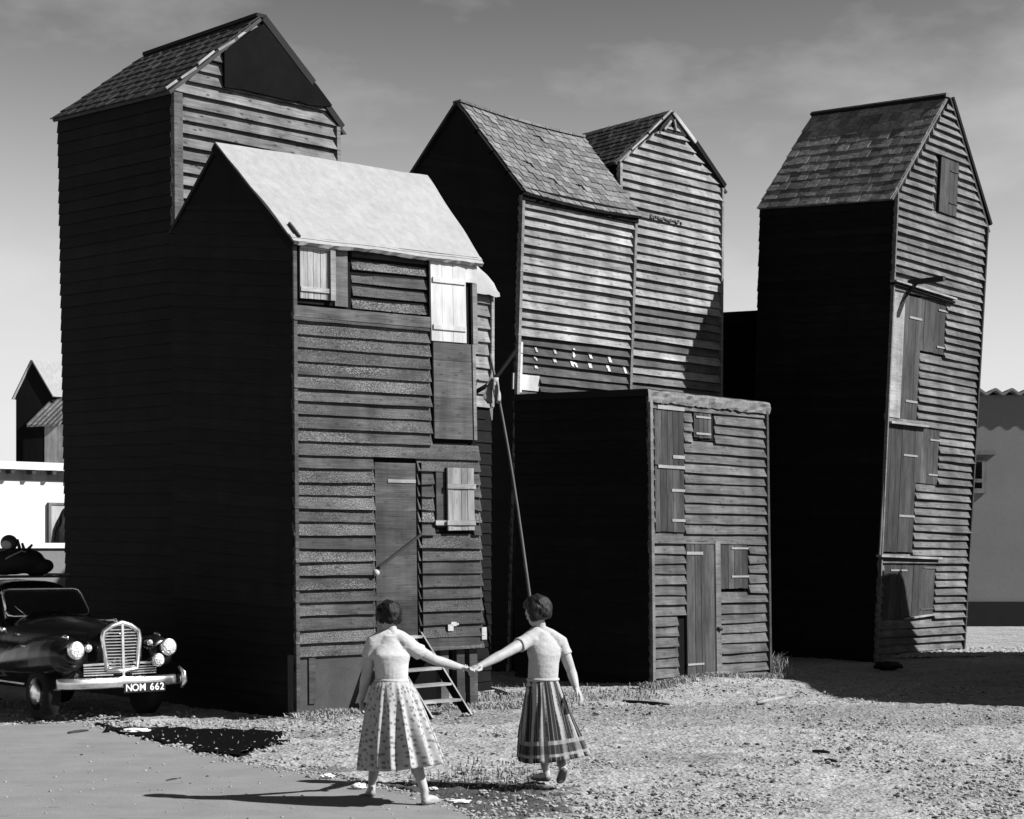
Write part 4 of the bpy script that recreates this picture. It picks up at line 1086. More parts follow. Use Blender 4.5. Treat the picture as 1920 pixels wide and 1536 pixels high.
def union(name, shapes, voxel, mat, parent, smooth_it=4, label=None):
    V, Fc = [], []
    for v, f_ in shapes:
        b = len(V); V += [Vector(x) for x in v]; Fc += [tuple(i + b for i in q) for q in f_]
    bm = bmesh.new(); bv = [bm.verts.new(v) for v in V]; bm.verts.index_update()
    for q in Fc:
        try: bm.faces.new([bv[i] for i in q])
        except ValueError: pass
    bmesh.ops.recalc_face_normals(bm, faces=bm.faces)
    org = ORG.get(parent.name, Vector()); bmesh.ops.translate(bm, verts=bm.verts, vec=-org)
    me = bpy.data.meshes.new('tmp'); bm.to_mesh(me); bm.free()
    t = bpy.data.objects.new('tmp', me); COL.objects.link(t)
    r = t.modifiers.new('r', 'REMESH'); r.mode = 'VOXEL'; r.voxel_size = voxel; r.use_smooth_shade = True
    if smooth_it:
        q = t.modifiers.new('s', 'SMOOTH'); q.iterations = smooth_it; q.factor = .5
    dg = bpy.context.evaluated_depsgraph_get(); dg.update()
    me2 = bpy.data.meshes.new_from_object(t.evaluated_get(dg)); bpy.data.objects.remove(t)
    me2.name = name; me2.materials.clear(); me2.materials.append(mat)
    me2.polygons.foreach_set('use_smooth', [True] * len(me2.polygons))
    o = bpy.data.objects.new(name, me2); COL.objects.link(o); o.parent = parent; ORG[o.name] = org
    if label: o['label'] = label
    return o

# ------------------------------------------------------------------ black saloon car
def gloss(name, v, rough, metal=0.0, coat=0.0):
    m = NB(name, rough, .5); m.b.inputs['Metallic'].default_value = metal; m.b.inputs['Coat Weight'].default_value = coat; m.b.inputs['Coat Roughness'].default_value = .06
    oc = m.n('ShaderNodeTexCoord').outputs['Object']; a = m.noise(oc, 3.0, 5, .65)
    rr = m.rng(a, .3, .7, rough * .7, rough * 1.5); m.l(rr, m.b.inputs['Roughness'])
    return m.col(m.rng(m.noise(oc, 9, 4, .6), .3, .7, v * .85, v * 1.15))
M['car_paint'] = gloss('car_paint', .005, .2, coat=.15); M['car_paint'].node_tree.nodes['Principled BSDF'].inputs['Specular IOR Level'].default_value = .3
M['chrome'] = gloss('chrome', .8, .24, metal=.95)
def lens_m():
    m = NB('lens', .12, .6); m.b.inputs['Metallic'].default_value = .25; oc = m.n('ShaderNodeTexCoord').outputs['Object']
    vo = m.n('ShaderNodeTexVoronoi'); vo.inputs['Scale'].default_value = 38; m.l(oc, vo.inputs['Vector']); m.bump(vo.outputs['Distance'], .8, .02)
    return m.col(m.rng(m.noise(oc, 20, 3), .3, .7, .5, .8))
M['lens'] = lens_m()
M['tyre'] = plain('tyre', .015, .85)
M['car_glass'] = gloss('car_glass', .02, .06)
M['plate_black'] = plain('plate_black', .012, .6)
M['letter_white'] = plain('letter_white', .6, .7, var=.05, bump=0)
CA = math.radians(40)
fc = at(233, 1352, 21.5)
car = thing('car', (fc.x, fc.y, 0.0), 'old black saloon car with chrome grille parked beside the huts', 'car', rotz=CA)
Xv, Yv, Zv = Vector((1, 0, 0)), Vector((0, 1, 0)), Vector((0, 0, 1))
def secs(lst, pw_):
    return rings_loft([Vector((0, y, (a + b) / 2)) for y, h, a, b in lst], [Xv * h for y, h, a, b in lst], [Zv * (b - a) / 2 for y, h, a, b in lst], 36, pw_)
shapes = [
    secs([(.09, .20, .56, 1.02), (.14, .27, .52, 1.08), (.3, .37, .5, 1.13), (.7, .46, .5, 1.17), (1.2, .54, .5, 1.20), (1.7, .62, .5, 1.21), (2.05, .66, .5, 1.21)], 2.5),
    secs([(1.85, .60, .45, 1.14), (1.97, .66, .45, 1.20), (2.13, .64, .45, 1.40), (2.27, .61, .45, 1.54), (2.45, .60, .45, 1.61), (2.9, .60, .45, 1.63), (3.25, .58, .45, 1.54), (3.5, .55, .45, 1.32), (3.75, .5, .45, 1.02), (3.95, .4, .5, .8)], 3.2),
    secs([(.5, .55, .34, .8), (.8, .70, .32, .85), (2.0, .74, .30, .95), (3.3, .72, .32, .95), (3.8, .55, .4, .8)], 4.0)]
for s_ in (-1, 1):
    shapes.append(tube_data([(s_ * .585, y, z) for y, z in ((.12, .80), (.16, .79), (.28, .77), (.5, .75), (.8, .72), (1.2, .68), (1.6, .64), (2.1, .58), (2.5, .54))], [.13, .18, .225, .25, .255, .235, .2, .14, .08], 20))
    shapes.append(tube_data([(s_ * .60, y, z) for y, z in ((2.35, .6), (2.6, .66), (2.95, .68), (3.3, .62), (3.6, .56), (3.8, .54))], [.08, .18, .23, .21, .15, .08], 18))
union('body', shapes, .018, M['car_paint'], car, 8)
# grille
def gz_out(t):  # outline of the grille
    pass
gp = [(-.195, .60), (-.215, .78), (-.24, .96), (-.225, 1.05), (-.12, 1.115), (0, 1.15), (.12, 1.115), (.225, 1.05), (.24, .96), (.215, .78), (.195, .60), (0, .585), (-.195, .60)]
gr = tube('grille', [Vector((x, .035 + .10 * abs(x) + .05 * (z - .6), z)) for x, z in gp], .030, M['chrome'], car, seg=8, label='tall chrome radiator grille')
mesh_obj('grille_back', [Vector((x * .95, .075 + .10 * abs(x) + .05 * (z - .6), z)) for x, z in gp[:-1]], [tuple(range(12))], M['trim'], gr)
for k in range(13):
    z = .635 + k * .036; hw_ = (.19 + (z - .6) * .12) * (1 if z < 1.03 else max(.3, 1 - (z - 1.03) * 4))
    bar('slat', Vector((-hw_, .05 + .1 * hw_ + .05 * (z - .6), z)), Vector((0, .04 + .05 * (z - .6), z)), .012, .012, M['chrome'], gr)
    bar('slat', Vector((hw_, .05 + .1 * hw_ + .05 * (z - .6), z)), Vector((0, .04 + .05 * (z - .6), z)), .012, .012, M['chrome'], gr)
bar('centre_bar', Vector((0, .02, .5)), Vector((0, .055, 1.14)), .03, .03, M['chrome'], gr, up=Yv)
# lamps
def lamp(name, x, y, z, r, label=None):
    b = tube(name, [(x, y + .10, z), (x, y + .05, z), (x, y, z), (x, y - .012, z)], [r * .7, r * 1.0, r * 1.08, r * 1.02], M['chrome'], car, seg=24, label=label)
    V, Fc = ellipsoid(Vector((x, y - .006, z)), (Xv * r * .95, Yv * .035, Zv * r * .95)); mesh_obj('lens', V, Fc, M['lens'], b, smooth=True)
lamp('headlight', -.60, .02, .845, .098); lamp('headlight', .60, .02, .845, .098)
lamp('fog_lamp', .44, -.02, .70, .075); lamp('side_lamp', -.40, .12, .86, .045); lamp('side_lamp', .40, .12, .90, .035)
for s_ in (-1, 1):
    V, Fc = ellipsoid(Vector((s_ * .60, .30, .985)), (Xv * .03, Yv * .07, Zv * .03)); mesh_obj('fender_lamp', V, Fc, M['chrome'], car, smooth=True)
# bumper
V, Fc = [], []
for i in range(25):
    t = -1 + 2 * i / 24; x = .80 * t; y = -.06 + .16 * abs(t) ** 4
    for a in range(8):
        th = 2 * math.pi * a / 8; V.append(Vector((x, y + .03 * math.cos(th), .46 + .062 * math.sin(th))))
for i in range(24):
    for a in range(8): Fc.append((i * 8 + a, i * 8 + 8 + a, i * 8 + 8 + (a + 1) % 8, i * 8 + (a + 1) % 8))
Fc += [tuple(range(8)), tuple(192 + k for k in range(8))]
bp = mesh_obj('bumper', V, Fc, M['chrome'], car, smooth=True)
tube('overrider', [(.73, .02, .60), (.76, -.05, .54), (.77, -.06, .44), (.76, .0, .36)], [.02, .032, .032, .02], M['chrome'], bp)
# lower grille bars either side
for s_ in (-1, 1):
    for k in range(4): bar('grille_bar', Vector((s_ * .47, .10, .545 + k * .028)), Vector((s_ * .12, .045, .545 + k * .028)), .016, .014, M['chrome'], car)
    bar('grille_bar', Vector((s_ * .48, .09, .665)), Vector((s_ * .14, .05, .675)), .02, .025, M['chrome'], car)
# number plate
pl = box('number_plate', -.05, .49, -.095, -.075, .335, .445, M['plate_black'], car)
xx = .0
for ch, wd_ in (('N', .082), ('O', .088), ('M', .098), (' ', .042), ('6', .066), ('6', .066), ('2', .066)):
    if ch != ' ':
        tx = bpy.data.curves.new('letter', 'FONT'); tx.body = ch; tx.size = .115; tx.extrude = .002; tx.align_x = 'CENTER'; tx.align_y = 'CENTER'; tx.offset = .002
        to = bpy.data.objects.new('tmp', tx); COL.objects.link(to)
        dg = bpy.context.evaluated_depsgraph_get(); dg.update(); tm = bpy.data.meshes.new_from_object(to.evaluated_get(dg)); tm.name = 'letter'; tm.materials.clear(); tm.materials.append(M['letter_white'])
        lt = bpy.data.objects.new('letter', tm); COL.objects.link(lt); lt.parent = pl; lt.location = (-.033 + xx + wd_ / 2, -.099, .39); lt.rotation_euler = (math.radians(90), 0, 0); bpy.data.objects.remove(to)
    xx += wd_
# windscreen with chrome frame, wiper, mascot, mirror
ws = [Vector((-.57, 1.95, 1.17)), Vector((.57, 1.95, 1.17)), Vector((.52, 2.19, 1.50)), Vector((-.52, 2.19, 1.50))]
gl = mesh_obj('windscreen', ws + [v + Vector((0, .05, -.03)) for v in ws], [(0, 1, 2, 3), (4, 7, 6, 5), (0, 4, 5, 1), (1, 5, 6, 2), (2, 6, 7, 3), (3, 7, 4, 0)], M['car_glass'], car)
rnd = []
for i in range(4):
    a, b, c_ = ws[i - 1], ws[i], ws[(i + 1) % 4]
    for t in (.0, .5, 1.0):
        p = b + (a - b).normalized() * .09 * (1 - t) ** 2 + (c_ - b).normalized() * .09 * t ** 2
        rnd.append(p + Vector((0, -.012, .01)))
rnd.append(rnd[0])
tube('frame', rnd, .016, M['chrome'], gl, seg=8)
tube('wiper', [(-.32, 1.935, 1.19), (-.44, 2.01, 1.31)], .008, M['chrome'], gl, seg=6)
tube('bonnet_mascot', [(0, .16, 1.12), (0, .22, 1.175), (0, .36, 1.165), (0, .7, 1.16)], [.018, .022, .014, .008], M['chrome'], car, seg=8)
tube('wing_mirror', [(-.66, 1.75, .97), (-.70, 1.73, 1.03), (-.74, 1.73, 1.03)], [.01, .03, .035], M['chrome'], car, seg=10)
# side windows, door line, trim
for s_ in (-1, 1):
    for (y0, y1) in ((2.3, 2.75), (2.82, 3.25)):
        q = [Vector((s_ * .665, y0, 1.16)), Vector((s_ * .665, y1, 1.16)), Vector((s_ * .62, y1 - .03, 1.47)), Vector((s_ * .62, y0 + .08, 1.47))]
        mesh_obj('side_window', q, [(0, 1, 2, 3)], M['car_glass'], car)
    bar('trim_strip', Vector((s_ * .80, .95, .42)), Vector((s_ * .76, 2.3, .42)), .02, .02, M['chrome'], car)
# wheels
for y in (.72, 3.0):
    for s_ in (-1, 1):
        wv_ = tube('wheel', [(s_ * x, y, .31) for x in (.58, .60, .74, .765)], [.27, .31, .31, .27], M['tyre'], car, seg=28)
        tube('rim', [(s_ * x, y, .31) for x in (.74, .768)], [.19, .19], M['car_paint'], wv_, seg=24)
        V, Fc = ellipsoid(Vector((s_ * .77, y, .31)), (Xv * .045, Yv * .125, Zv * .125)); mesh_obj('hub_cap', V, Fc, M['chrome'], wv_, smooth=True)
# roof rack on the car
for y in (2.42, 2.7, 3.0): bar('rack_bar', Vector((-.55, y, 1.66)), Vector((.55, y, 1.66)), .025, .025, M['iron'], car)
for s_ in (-1, 1): bar('rack_rail', Vector((s_ * .5, 2.35, 1.685)), Vector((s_ * .5, 3.1, 1.685)), .025, .025, M['iron'], car)
# bundle on the roof rack
R3 = Matrix.Rotation(CA, 4, 'Z')
def cw(x, y, z): return Vector((fc.x, fc.y, 0)) + R3 @ Vector((x, y, z))
bc = cw(-.05, 2.62, 1.69)
bun = thing('roof_bundle', bc, 'dark rounded bundle of gear lashed on the car roof', 'bundle')
sh_ = [ellipsoid(bc + Vector((-.02, 0, .17)), (Xv * .30, Yv * .28, Zv * .17)), ellipsoid(bc + Vector((-.2, -.1, .15)), (Xv * .17, Yv * .17, Zv * .16)), ellipsoid(bc + Vector((.18, .05, .10)), (Xv * .2, Yv * .2, Zv * .12))]
sh_ = [([v + Vector((1, .5, 1)) * .03 * mnoise.noise(v * 7) for v in V], Fc) for V, Fc in sh_]
union('canvas', sh_, .02, M['cloth_dark'] if 'cloth_dark' in M else M['felt_black'], bun, 2)
V, Fc = ellipsoid(bc + Vector((-.16, -.02, .40)), (Xv * .11, Yv * .09, Zv * .105)); mesh_obj('round_case', V, Fc, M['iron'], bun, smooth=True)
V, Fc = ellipsoid(bc + Vector((-.175, -.08, .38)), (Xv * .07, Yv * .045, Zv * .06)); mesh_obj('pale_face', V, Fc, M['cloth_white'], bun, smooth=True)
for a, b in (((-.03, 0, .32), (-.06, 0, .45)), ((.03, 0, .3), (.0, .0, .40)), ((.06, 0, .30), (.13, 0, .38)), ((.1, -.02, .24), (.2, 0, .29))):
    tube('strap', [bc + Vector(a), bc + Vector(b)], [.025, .015], M['iron'], bun, seg=6)
tube('rope', [bc + Vector((-.3, -.15, .1)), bc + Vector((-.1, -.27, .22)), bc + Vector((.05, -.2, .30)), bc + Vector((.25, 0, .2))], .012, M['cloth_grey'], bun, seg=6)

# ------------------------------------------------------------------ two women hand in hand
def skin_m():
    m = NB('skin', .6, .3); m.b.inputs['Subsurface Weight'].default_value = .0
    oc = m.n('ShaderNodeTexCoord').outputs['Object']
    return m.col(m.rng(m.noise(oc, 14, 3), .3, .7, .25, .32))
M['skin'] = skin_m()
def hair_m(name, lo, hi):
    m = NB(name, .55, .18)
    oc = m.n('ShaderNodeTexCoord').outputs['Object']
    a = m.noise(m.mapv(oc, (95, 95, 16)), 1.0, 3, .6)
    m.bump(a, .6, .01); return m.col(m.rng(a, .35, .65, lo, hi))
M['hair'] = hair_m('hair', .002, .008); M['hair2'] = hair_m('hair_brown', .004, .018)
def dots_m():
    m = NB('dotted_cotton', .9, .15); uv = m.n('ShaderNodeTexCoord').outputs['UV']
    vo = m.n('ShaderNodeTexVoronoi', voronoi_dimensions='2D'); vo.inputs['Scale'].default_value = 1.0; vo.inputs['Randomness'].default_value = .85; m.l(m.mapv(uv, (34, 15, 1)), vo.inputs['Vector'])
    d = m.rng(vo.outputs['Distance'], .16, .34, .8, 0)
    b = m.rng(m.noise(m.mapv(uv, (40, 30, 1)), 1, 3), .4, .65, 0, .25)
    return m.col(m.mix(m.math('MAXIMUM', d, b), .33, .08))
def stripe_m():
    m = NB('striped_cotton', .9, .15); uv = m.n('ShaderNodeTexCoord').outputs['UV']; s_ = m.n('ShaderNodeSeparateXYZ'); m.l(uv, s_.inputs[0])
    fr = m.math('FRACT', m.math('ADD', m.math('MULTIPLY', s_.outputs[0], 11.0), m.rng(m.noise(m.mapv(uv, (5, .6, 1)), 1, 2), .3, .7, -.5, .5)))
    fr = m.math('ADD', fr, m.rng(m.noise(m.mapv(uv, (60, 40, 1)), 1, 2), .3, .7, -.05, .05)); st = m.math('MULTIPLY', m.rng(fr, .46, .62, 0, 1), m.rng(fr, .86, 1.0, 1, 0))
    fr2 = m.math('FRACT', m.math('MULTIPLY', s_.outputs[0], 39.0)); st2 = m.math('MULTIPLY', m.rng(fr2, .8, .9, 0, .10), 1.0)
    v = m.mix(st, m.math('ADD', .015, st2), .26)
    t = s_.outputs[1]
    for a, b, c_ in ((.76, .80, .20), (.915, .94, .22)):
        bd = m.math('MULTIPLY', m.rng(t, a - .008, a, 0, 1), m.rng(t, b, b + .008, 1, 0)); v = m.mix(m.math('MULTIPLY', bd, .85), v, c_)
    dk = m.math('MULTIPLY', m.rng(t, .80, .81, 0, .55), m.rng(t, .90, .91, 1, 0)); v = m.mix(dk, v, .03)
    return m.col(v)
def cotton(name, lo, hi):
    m = NB(name, .9, .15); oc = m.n('ShaderNodeTexCoord').outputs['Object']; a = m.noise(oc, 60, 3, .6); m.bump(m.noise(m.mapv(oc, (9, 9, 15)), 1.0, 2, .5), .35, .03); return m.col(m.rng(a, .35, .65, lo + (hi - lo) * .35, hi))
M['dots'] = dots_m(); M['stripes'] = stripe_m(); M['bodice_a'] = cotton('bodice_white', .31, .39); M['bodice_b'] = cotton('bodice_grey', .25, .34)
M['shoe_pale'] = plain('shoe_pale', .36, .6); M['shoe_dark'] = plain('shoe_dark', .12, .5)

def rot(v, axis, a): return Quaternion(axis, a) @ v
def hand_shapes(wr, d, nrm, curl=.5, flip=1, ksc=1.12):
    V0 = wr.copy()
    def big(sh_): return ([V0 + (v - V0) * ksc for v in sh_[0]], sh_[1])
    d = d.normalized(); nrm = (nrm - d * nrm.dot(d)).normalized(); sd = d.cross(nrm).normalized() * flip
    out_ = [ellipsoid(wr + d * .045, (d * .055, sd * .038, nrm * .017), 14, 10)]
    for k, (o_, L, sp) in enumerate(((-.028, .058, -.14), (-.010, .072, -.04), (.010, .076, .04), (.028, .066, .13))):
        p = wr + d * .082 + sd * o_; dd_ = (d + sd * sp).normalized(); pts = [wr + d * .05 + sd * o_ * .9, p]
        for j in range(3):
            dd_ = rot(dd_, sd.normalized(), curl * flip * (1 if j else .7)); p = p + dd_ * L * (.42, .33, .25)[j]; pts.append(p)
        out_.append(tube_data(pts, [.010, .0098, .0092, .0085, .007], 8))
    p = wr + d * .02 + sd * .030; pts = [p, p + (d * .5 + sd * .75).normalized() * .032]; pts.append(pts[-1] + (d * .85 + sd * .35 + nrm * .2).normalized() * .03); pts.append(pts[-1] + (d + nrm * .35).normalized() * .022)
    out_.append(tube_data(pts, [.014, .0125, .0105, .008], 8))
    return [big(q) for q in out_]

def woman(root, J, face_body, face_head, mats, hem, folds, seed, hair_fn):
    fb = Vector(face_body).normalized(); rt = Vector((fb.y, -fb.x, 0)); fh = Vector(face_head).normalized(); rh = Vector((fh.y, -fh.x, 0)).normalized(); uh = rh.cross(fh).normalized()
    Zu = Vector((0, 0, 1))
    sh = []
    # torso
    nb, chest, waist, pel = J['neck'], J['chest'], J['waist'], J['pelvis']
    shc = (J['shL'] + J['shR']) / 2; shw = (J['shR'] - J['shL']); sw_ = shw.length / 2; sa = shw.normalized()
    tors = [(pel - Zu * .09, rt, .12, .085), (pel, rt, .165, .115), (waist - Zu * .07, rt, .145, .105), (waist, rt, .112, .085), (chest - Zu * .06, sa, .125, .098), (chest, sa, .14, .105), (shc - Zu * .035, sa, sw_ * .92, .082), (shc + Zu * .02, sa, sw_ * .62, .062), (nb + Zu * .0, sa, .055, .055)]
    def torso(infl, lst): return rings_loft([c for c, a, w_, d_ in lst], [a * (w_ + infl) for c, a, w_, d_ in lst], [fb * (d_ + infl) for c, a, w_, d_ in lst], 28, 2.2)
    sh.append(torso(0, tors))
    hc = J['head']
    for S_ in ('L', 'R'): sh.append(tube_data([nb + Zu * .012, nb.lerp(J['sh' + S_], .45) + Zu * .018, J['sh' + S_] + Zu * .006], [.045, .046, .048], 14))
    sh.append(tube_data([nb - Zu * .03, nb.lerp(hc, .35), hc - uh * .03], [.056, .049, .05], 16))
    sh.append(ellipsoid(hc + uh * .012, (rh * .072, fh * .092, uh * .098), 28, 20))
    sh.append(ellipsoid(hc - uh * .055 + fh * .03, (rh * .052, fh * .058, uh * .058), 22, 14))      # jaw
    sh.append(ellipsoid(hc - uh * .018 + fh * .092, (rh * .012, fh * .020, uh * .022), 10, 8))       # nose
    sh.append(ellipsoid(hc - uh * .056 + fh * .083, (rh * .022, fh * .010, uh * .009), 10, 8))       # lips
    for s_ in (-1, 1):
        sh.append(ellipsoid(hc - uh * .01 + rh * s_ * .074 - fh * .008, (rh * .010, fh * .020, uh * .030), 10, 8))
        sh.append(ellipsoid(hc + uh * .022 + rh * s_ * .032 + fh * .078, (rh * .020, fh * .014, uh * .008), 10, 8))   # brow
    # arms
    for S_ in ('L', 'R'):
        s0, e0, w0, h0 = J['sh' + S_], J['el' + S_], J['wr' + S_], J['ha' + S_]
        sh.append(tube_data([s0 + (shc - s0) * .25, s0, s0.lerp(e0, .3), s0.lerp(e0, .65), e0, e0.lerp(w0, .25), e0.lerp(w0, .6), w0, w0 + (h0 - w0) * .3], [.052, .056, .053, .047, .041, .043, .037, .028, .027], 14))
        sh += hand_shapes(w0, h0 - w0, J['pn' + S_], J['curl' + S_], J.get('flip' + S_, 1))
    # legs
    for S_ in ('L', 'R'):
        h0, k0, a0, hl, toe = (J[x + S_] for x in ('hip', 'kn', 'an', 'he', 'to'))
        bk = -fb * .018
        sh.append(tube_data([h0 + Zu * .05, h0, h0.lerp(k0, .5), k0, k0.lerp(a0, .28) + bk, k0.lerp(a0, .6) + bk * .6, a0, a0.lerp(hl, .7)], [.08, .088, .07, .052, .055, .043, .033, .03], 16))
        sh.append(tube_data([hl + (hl - toe).normalized() * .015 + Zu * .01, hl + Zu * .012, hl.lerp(toe, .4) + Zu * .022, hl.lerp(toe, .75) + Zu * .008, toe], [.022, .03, .034, .034, .018], 12))
    body = union('body', sh, .0065, M['skin'], root, 3)
    for s_ in (-1, 1):
        V, Fc = ellipsoid(hc + uh * .006 + rh * s_ * .032 + fh * .082, (rh * .013, fh * .009, uh * .008), 12, 8); mesh_obj('eye', V, Fc, M['cloth_white'], root, smooth=True)
        V, Fc = ellipsoid(hc + uh * .006 + rh * s_ * .032 + fh * .0895, (rh * .005, fh * .004, uh * .006), 8, 6); mesh_obj('iris', V, Fc, M['iron'], root, smooth=True)
    # bodice with cap sleeves
    bl = [(waist - Zu * .05, rt, .135, .10)] + tors[3:7] + [(shc + Zu * .02, sa, sw_ * .62, .064), (nb - Zu * .002, sa, .060, .058)]
    bs_ = [torso(.012, bl)]
    for S_ in ('L', 'R'): bs_.append(tube_data([nb + Zu * .006, nb.lerp(J['sh' + S_], .45) + Zu * .018, J['sh' + S_] + Zu * .008], [.052, .058, .062], 16))
    for S_ in ('L', 'R'):
        s0, e0 = J['sh' + S_], J['el' + S_]
        bs_.append(tube_data([s0 + (shc - s0) * .35 + Zu * .012, s0 + Zu * .004, s0.lerp(e0, .22), s0.lerp(e0, J['slv'])], [.060, .062, .060, .066], 18))
    nz_ = lambda v: v + Vector((1, 1, .3)) * .009 * mnoise.noise(Vector((v.x * 10, v.y * 10, v.z * 15)))
    bs_ = [([nz_(v) for v in V], Fc) for V, Fc in bs_]
    union('bodice', bs_, .008, mats['bodice'], root, 3)
    # collar
    rg = []
    for k in range(25):
        a = 2 * math.pi * k / 24; rg.append(nb - Zu * .012 + sa * .066 * math.cos(a) + fb * .062 * math.sin(a) + Zu * (.012 * math.cos(a * 2) - .01 * math.sin(a)))
    tube('collar', rg, .012, mats['bodice'], root, seg=8)
    # skirt
    n1, n2 = 180, 30; V, Fc, UV = [], [], []
    rs = random.Random(seed); ph = [rs.random() * 6.28 for _ in range(6)]
    for j in range(n2 + 1):
        t = j / n2; c = waist.lerp(hem['c'], t ** 1.05) + Zu * (.012 * (1 - t)); tt = t ** hem.get('pow', .72)
        for i in range(n1 + 1):
            th = 2 * math.pi * i / n1
            a = .122 + (hem['a'] - .122) * tt; b = .098 + (hem['b'] - .098) * tt
            s1 = math.sin(folds * th + ph[0] + 1.1 * math.sin(2 * th + ph[1]) + .5 * t); fo = (1 - 2 * abs(s1) ** .8) * .5 * (.75 + .5 * math.sin(2 * th + ph[5])) + math.sin((folds * 1.7 // 1) * th + ph[2]) * .25 + math.sin(3 * th + ph[3] + t) * .3
            k = 1 + hem['amp'] * fo * min(1, t * 1.4) ** 1.1 + .016 * math.sin(27 * th + 2 * math.sin(3 * th)) * min(1, t * 12) * (1 - .3 * t)
            p = c + rt * a * k * math.cos(th) + fb * b * k * math.sin(th)
            w_ = hem.get('sway', Vector()) * (t ** 2) * max(0, math.cos(th - hem.get('sdir', 0)))
            p = p + w_ + Zu * (.012 * math.sin(2 * th + ph[4]) * t + .015 * t * fo * .6)
            V.append(p); UV.append((i / n1, t))
    W = n1 + 1
    for j in range(n2):
        for i in range(n1): Fc.append((j * W + i, (j + 1) * W + i, (j + 1) * W + i + 1, j * W + i + 1))
    sk = mesh_obj('skirt', V, Fc, mats['skirt'], root, uvs=UV, smooth=True)
    md = sk.modifiers.new('thick', 'SOLIDIFY'); md.thickness = .006
    wb = [waist + rt * .127 * math.cos(a) + fb * .104 * math.sin(a) + Zu * .005 for a in np.linspace(0, 2 * math.pi, 25)]
    tube('waistband', wb, .014, mats['belt'], root, seg=8)
    # shoes
    for S_ in ('L', 'R'):
        hl, toe = J['he' + S_], J['to' + S_]; d = (toe - hl).normalized(); sd = d.cross(Zu).normalized(); up = sd.cross(d)
        V, Fc = rings_loft([hl - d * .022 + up * .004, hl + up * .004, hl.lerp(toe, .35) - up * .002, hl.lerp(toe, .7) - up * .001, toe + d * .005 + up * .001, toe + d * .022], [sd * x for x in (.018, .033, .036, .042, .030, .008)], [up * x for x in (.018, .026, .020, .022, .017, .006)], 16)
        mesh_obj('shoe', V, Fc, mats['shoe'], root, smooth=True)
    # hair
    b = bmesh.new(); bmesh.ops.create_icosphere(b, subdivisions=5, radius=1.0)
    for v in b.verts:
        q = v.co.copy(); x, y, z = q   # x right, y forward, z up in head space
        r = Vector((x * .104, y * .116, z * .116))
        f_ = hair_fn(q)
        nn = .020 * mnoise.noise(q * 2.0 + Vector((seed, 0, 0))) + .008 * mnoise.noise(Vector((q.x * 9, q.y * 3, q.z * 3)) + Vector((0, seed, 0)))
        r = r * f_ + q * nn
        v.co = hc + uh * .018 + rh * r.x + fh * (r.y - .012) + uh * r.z
    bm_obj('hair', b, mats['hair'], root, smooth=True)

def hair_short(q):
    x, y, z = q
    # drawn in over the face and under the nape
    f_ = 1.0
    if y > .2 and z < .45: f_ -= min(.45, (y - .2) * .9 * min(1, (.45 - z) * 3))
    if z < -.62: f_ -= min(.35, (-.62 - z) * .9)
    return f_
def U(px, py, Y): return at(px, py, Y)
Y1 = 14.45
J1 = dict(head=U(729, 1157, Y1 + .03), neck=U(734, 1190, Y1), chest=U(734, 1228, Y1), waist=U(734, 1277, Y1), pelvis=U(738, 1310, Y1),
          shL=U(698, 1209, Y1 - .03), elL=U(687, 1266, Y1 - .0), wrL=U(679, 1306, Y1 + .16), haL=U(676, 1326, Y1 + .23),
          shR=U(768, 1212, Y1 + .03), elR=U(816, 1238, Y1 + .22), wrR=U(861, 1251, Y1 + .40), haR=U(885, 1256, Y1 + .47),
          pnL=Vector((1, 0, 0)), pnR=Vector((0, -.2, -1)), curlL=.35, curlR=.55, slv=.42,
          hipL=U(718, 1325, Y1), knL=U(708, 1410, Y1 + .22), anL=U(697, 1480, Y1 + .22), hipR=U(757, 1325, Y1), knR=U(774, 1412, Y1 + .02), anR=U(793, 1494, Y1 - .17))
for S_, p, dr_ in (('L', gat(697, 1497), Vector((-.15, .98, 0))), ('R', gat(796, 1513), Vector((.5, .86, 0)))):
    p.z = .035; J1['he' + S_] = p; J1['to' + S_] = p + dr_ * .20 + Vector((0, 0, -.008))
J1['anL'] = J1['heL'] + Vector((-.0, .03, .085)); J1['anR'] = J1['heR'] + Vector((-.0, .025, .085))
g1 = gat(745, 1506)
w1 = thing('person', (g1.x, g1.y, 0), 'person in a pale dotted dress striding away, left of the pair holding hands', 'person', 'two people hand in hand')
c1 = U(747, 1441, Y1)
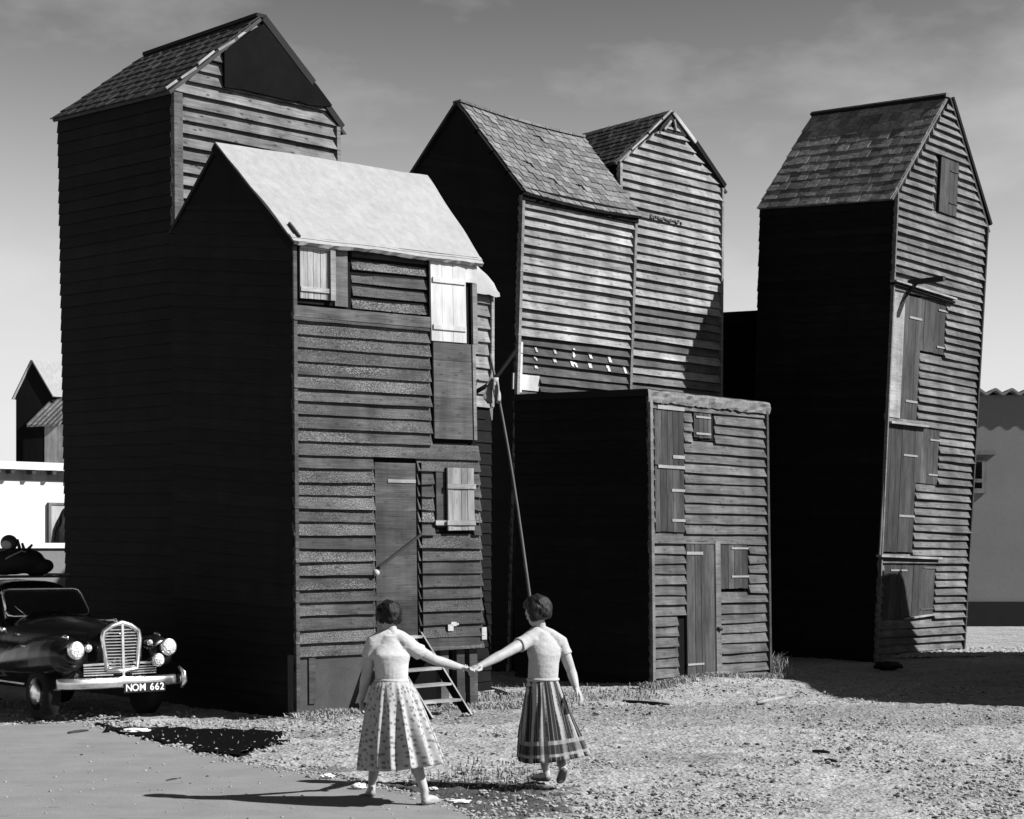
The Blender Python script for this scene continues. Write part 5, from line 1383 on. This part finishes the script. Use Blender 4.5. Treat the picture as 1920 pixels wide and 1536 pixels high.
woman(w1, J1, (.12, 1, 0), (-.05, 1, -.1), dict(bodice=M['bodice_a'], skirt=M['dots'], belt=M['bodice_a'], shoe=M['shoe_pale'], hair=M['hair']),
      dict(c=c1, a=.31, b=.29, amp=.16, pow=.56, sway=Vector((.05, 0, .06)), sdir=0.0), 9, 17, hair_short)
Y2 = 15.4
J2 = dict(head=U(1006, 1149, Y2 - .02), neck=U(1015, 1184, Y2), chest=U(1020, 1226, Y2), waist=U(1018, 1275, Y2), pelvis=U(1021, 1303, Y2),
          shL=U(991, 1200, Y2 - .08), elL=U(943, 1227, Y2 - .30), wrL=U(902, 1248, Y2 - .44), haL=U(882, 1256, Y2 - .49),
          shR=U(1052, 1208, Y2 + .06), elR=U(1071, 1258, Y2 + .06), wrR=U(1080, 1289, Y2 - .04), haR=U(1089, 1306, Y2 - .07),
          pnL=Vector((0, -.3, 1)), pnR=Vector((-1, .3, 0)), curlL=.6, curlR=.5, slv=.40, flipR=-1, flipL=-1,
          hipL=U(1004, 1315, Y2), knL=U(1014, 1400, Y2 + .12), hipR=U(1040, 1315, Y2), knR=U(1046, 1404, Y2 + .12))
p = gat(1027, 1471); p.z = .045; J2['heL'] = p; J2['toL'] = p + Vector((-.12, .17, -.012)); J2['anL'] = p + Vector((-.015, .03, .085))
J2['anR'] = U(1054, 1438, Y2 - .12); J2['heR'] = U(1057, 1446, Y2 - .16); J2['toR'] = U(1050, 1466, Y2 + .01)
g2 = gat(1030, 1473)
w2 = thing('person', (g2.x, g2.y, 0), 'person in a light blouse and dark striped skirt, right of the pair holding hands', 'person', 'two people hand in hand')
c2 = U(1029, 1424, Y2)
woman(w2, J2, (-.30, 1, 0), (-.78, .55, -.28), dict(bodice=M['bodice_b'], skirt=M['stripes'], belt=M['bodice_b'], shoe=M['shoe_dark'], hair=M['hair2']),
      dict(c=c2, a=.265, b=.25, amp=.15, pow=.8, sway=Vector((.06, 0, .03)), sdir=0.0), 8, 23, lambda q: hair_short(q) * 1.12)
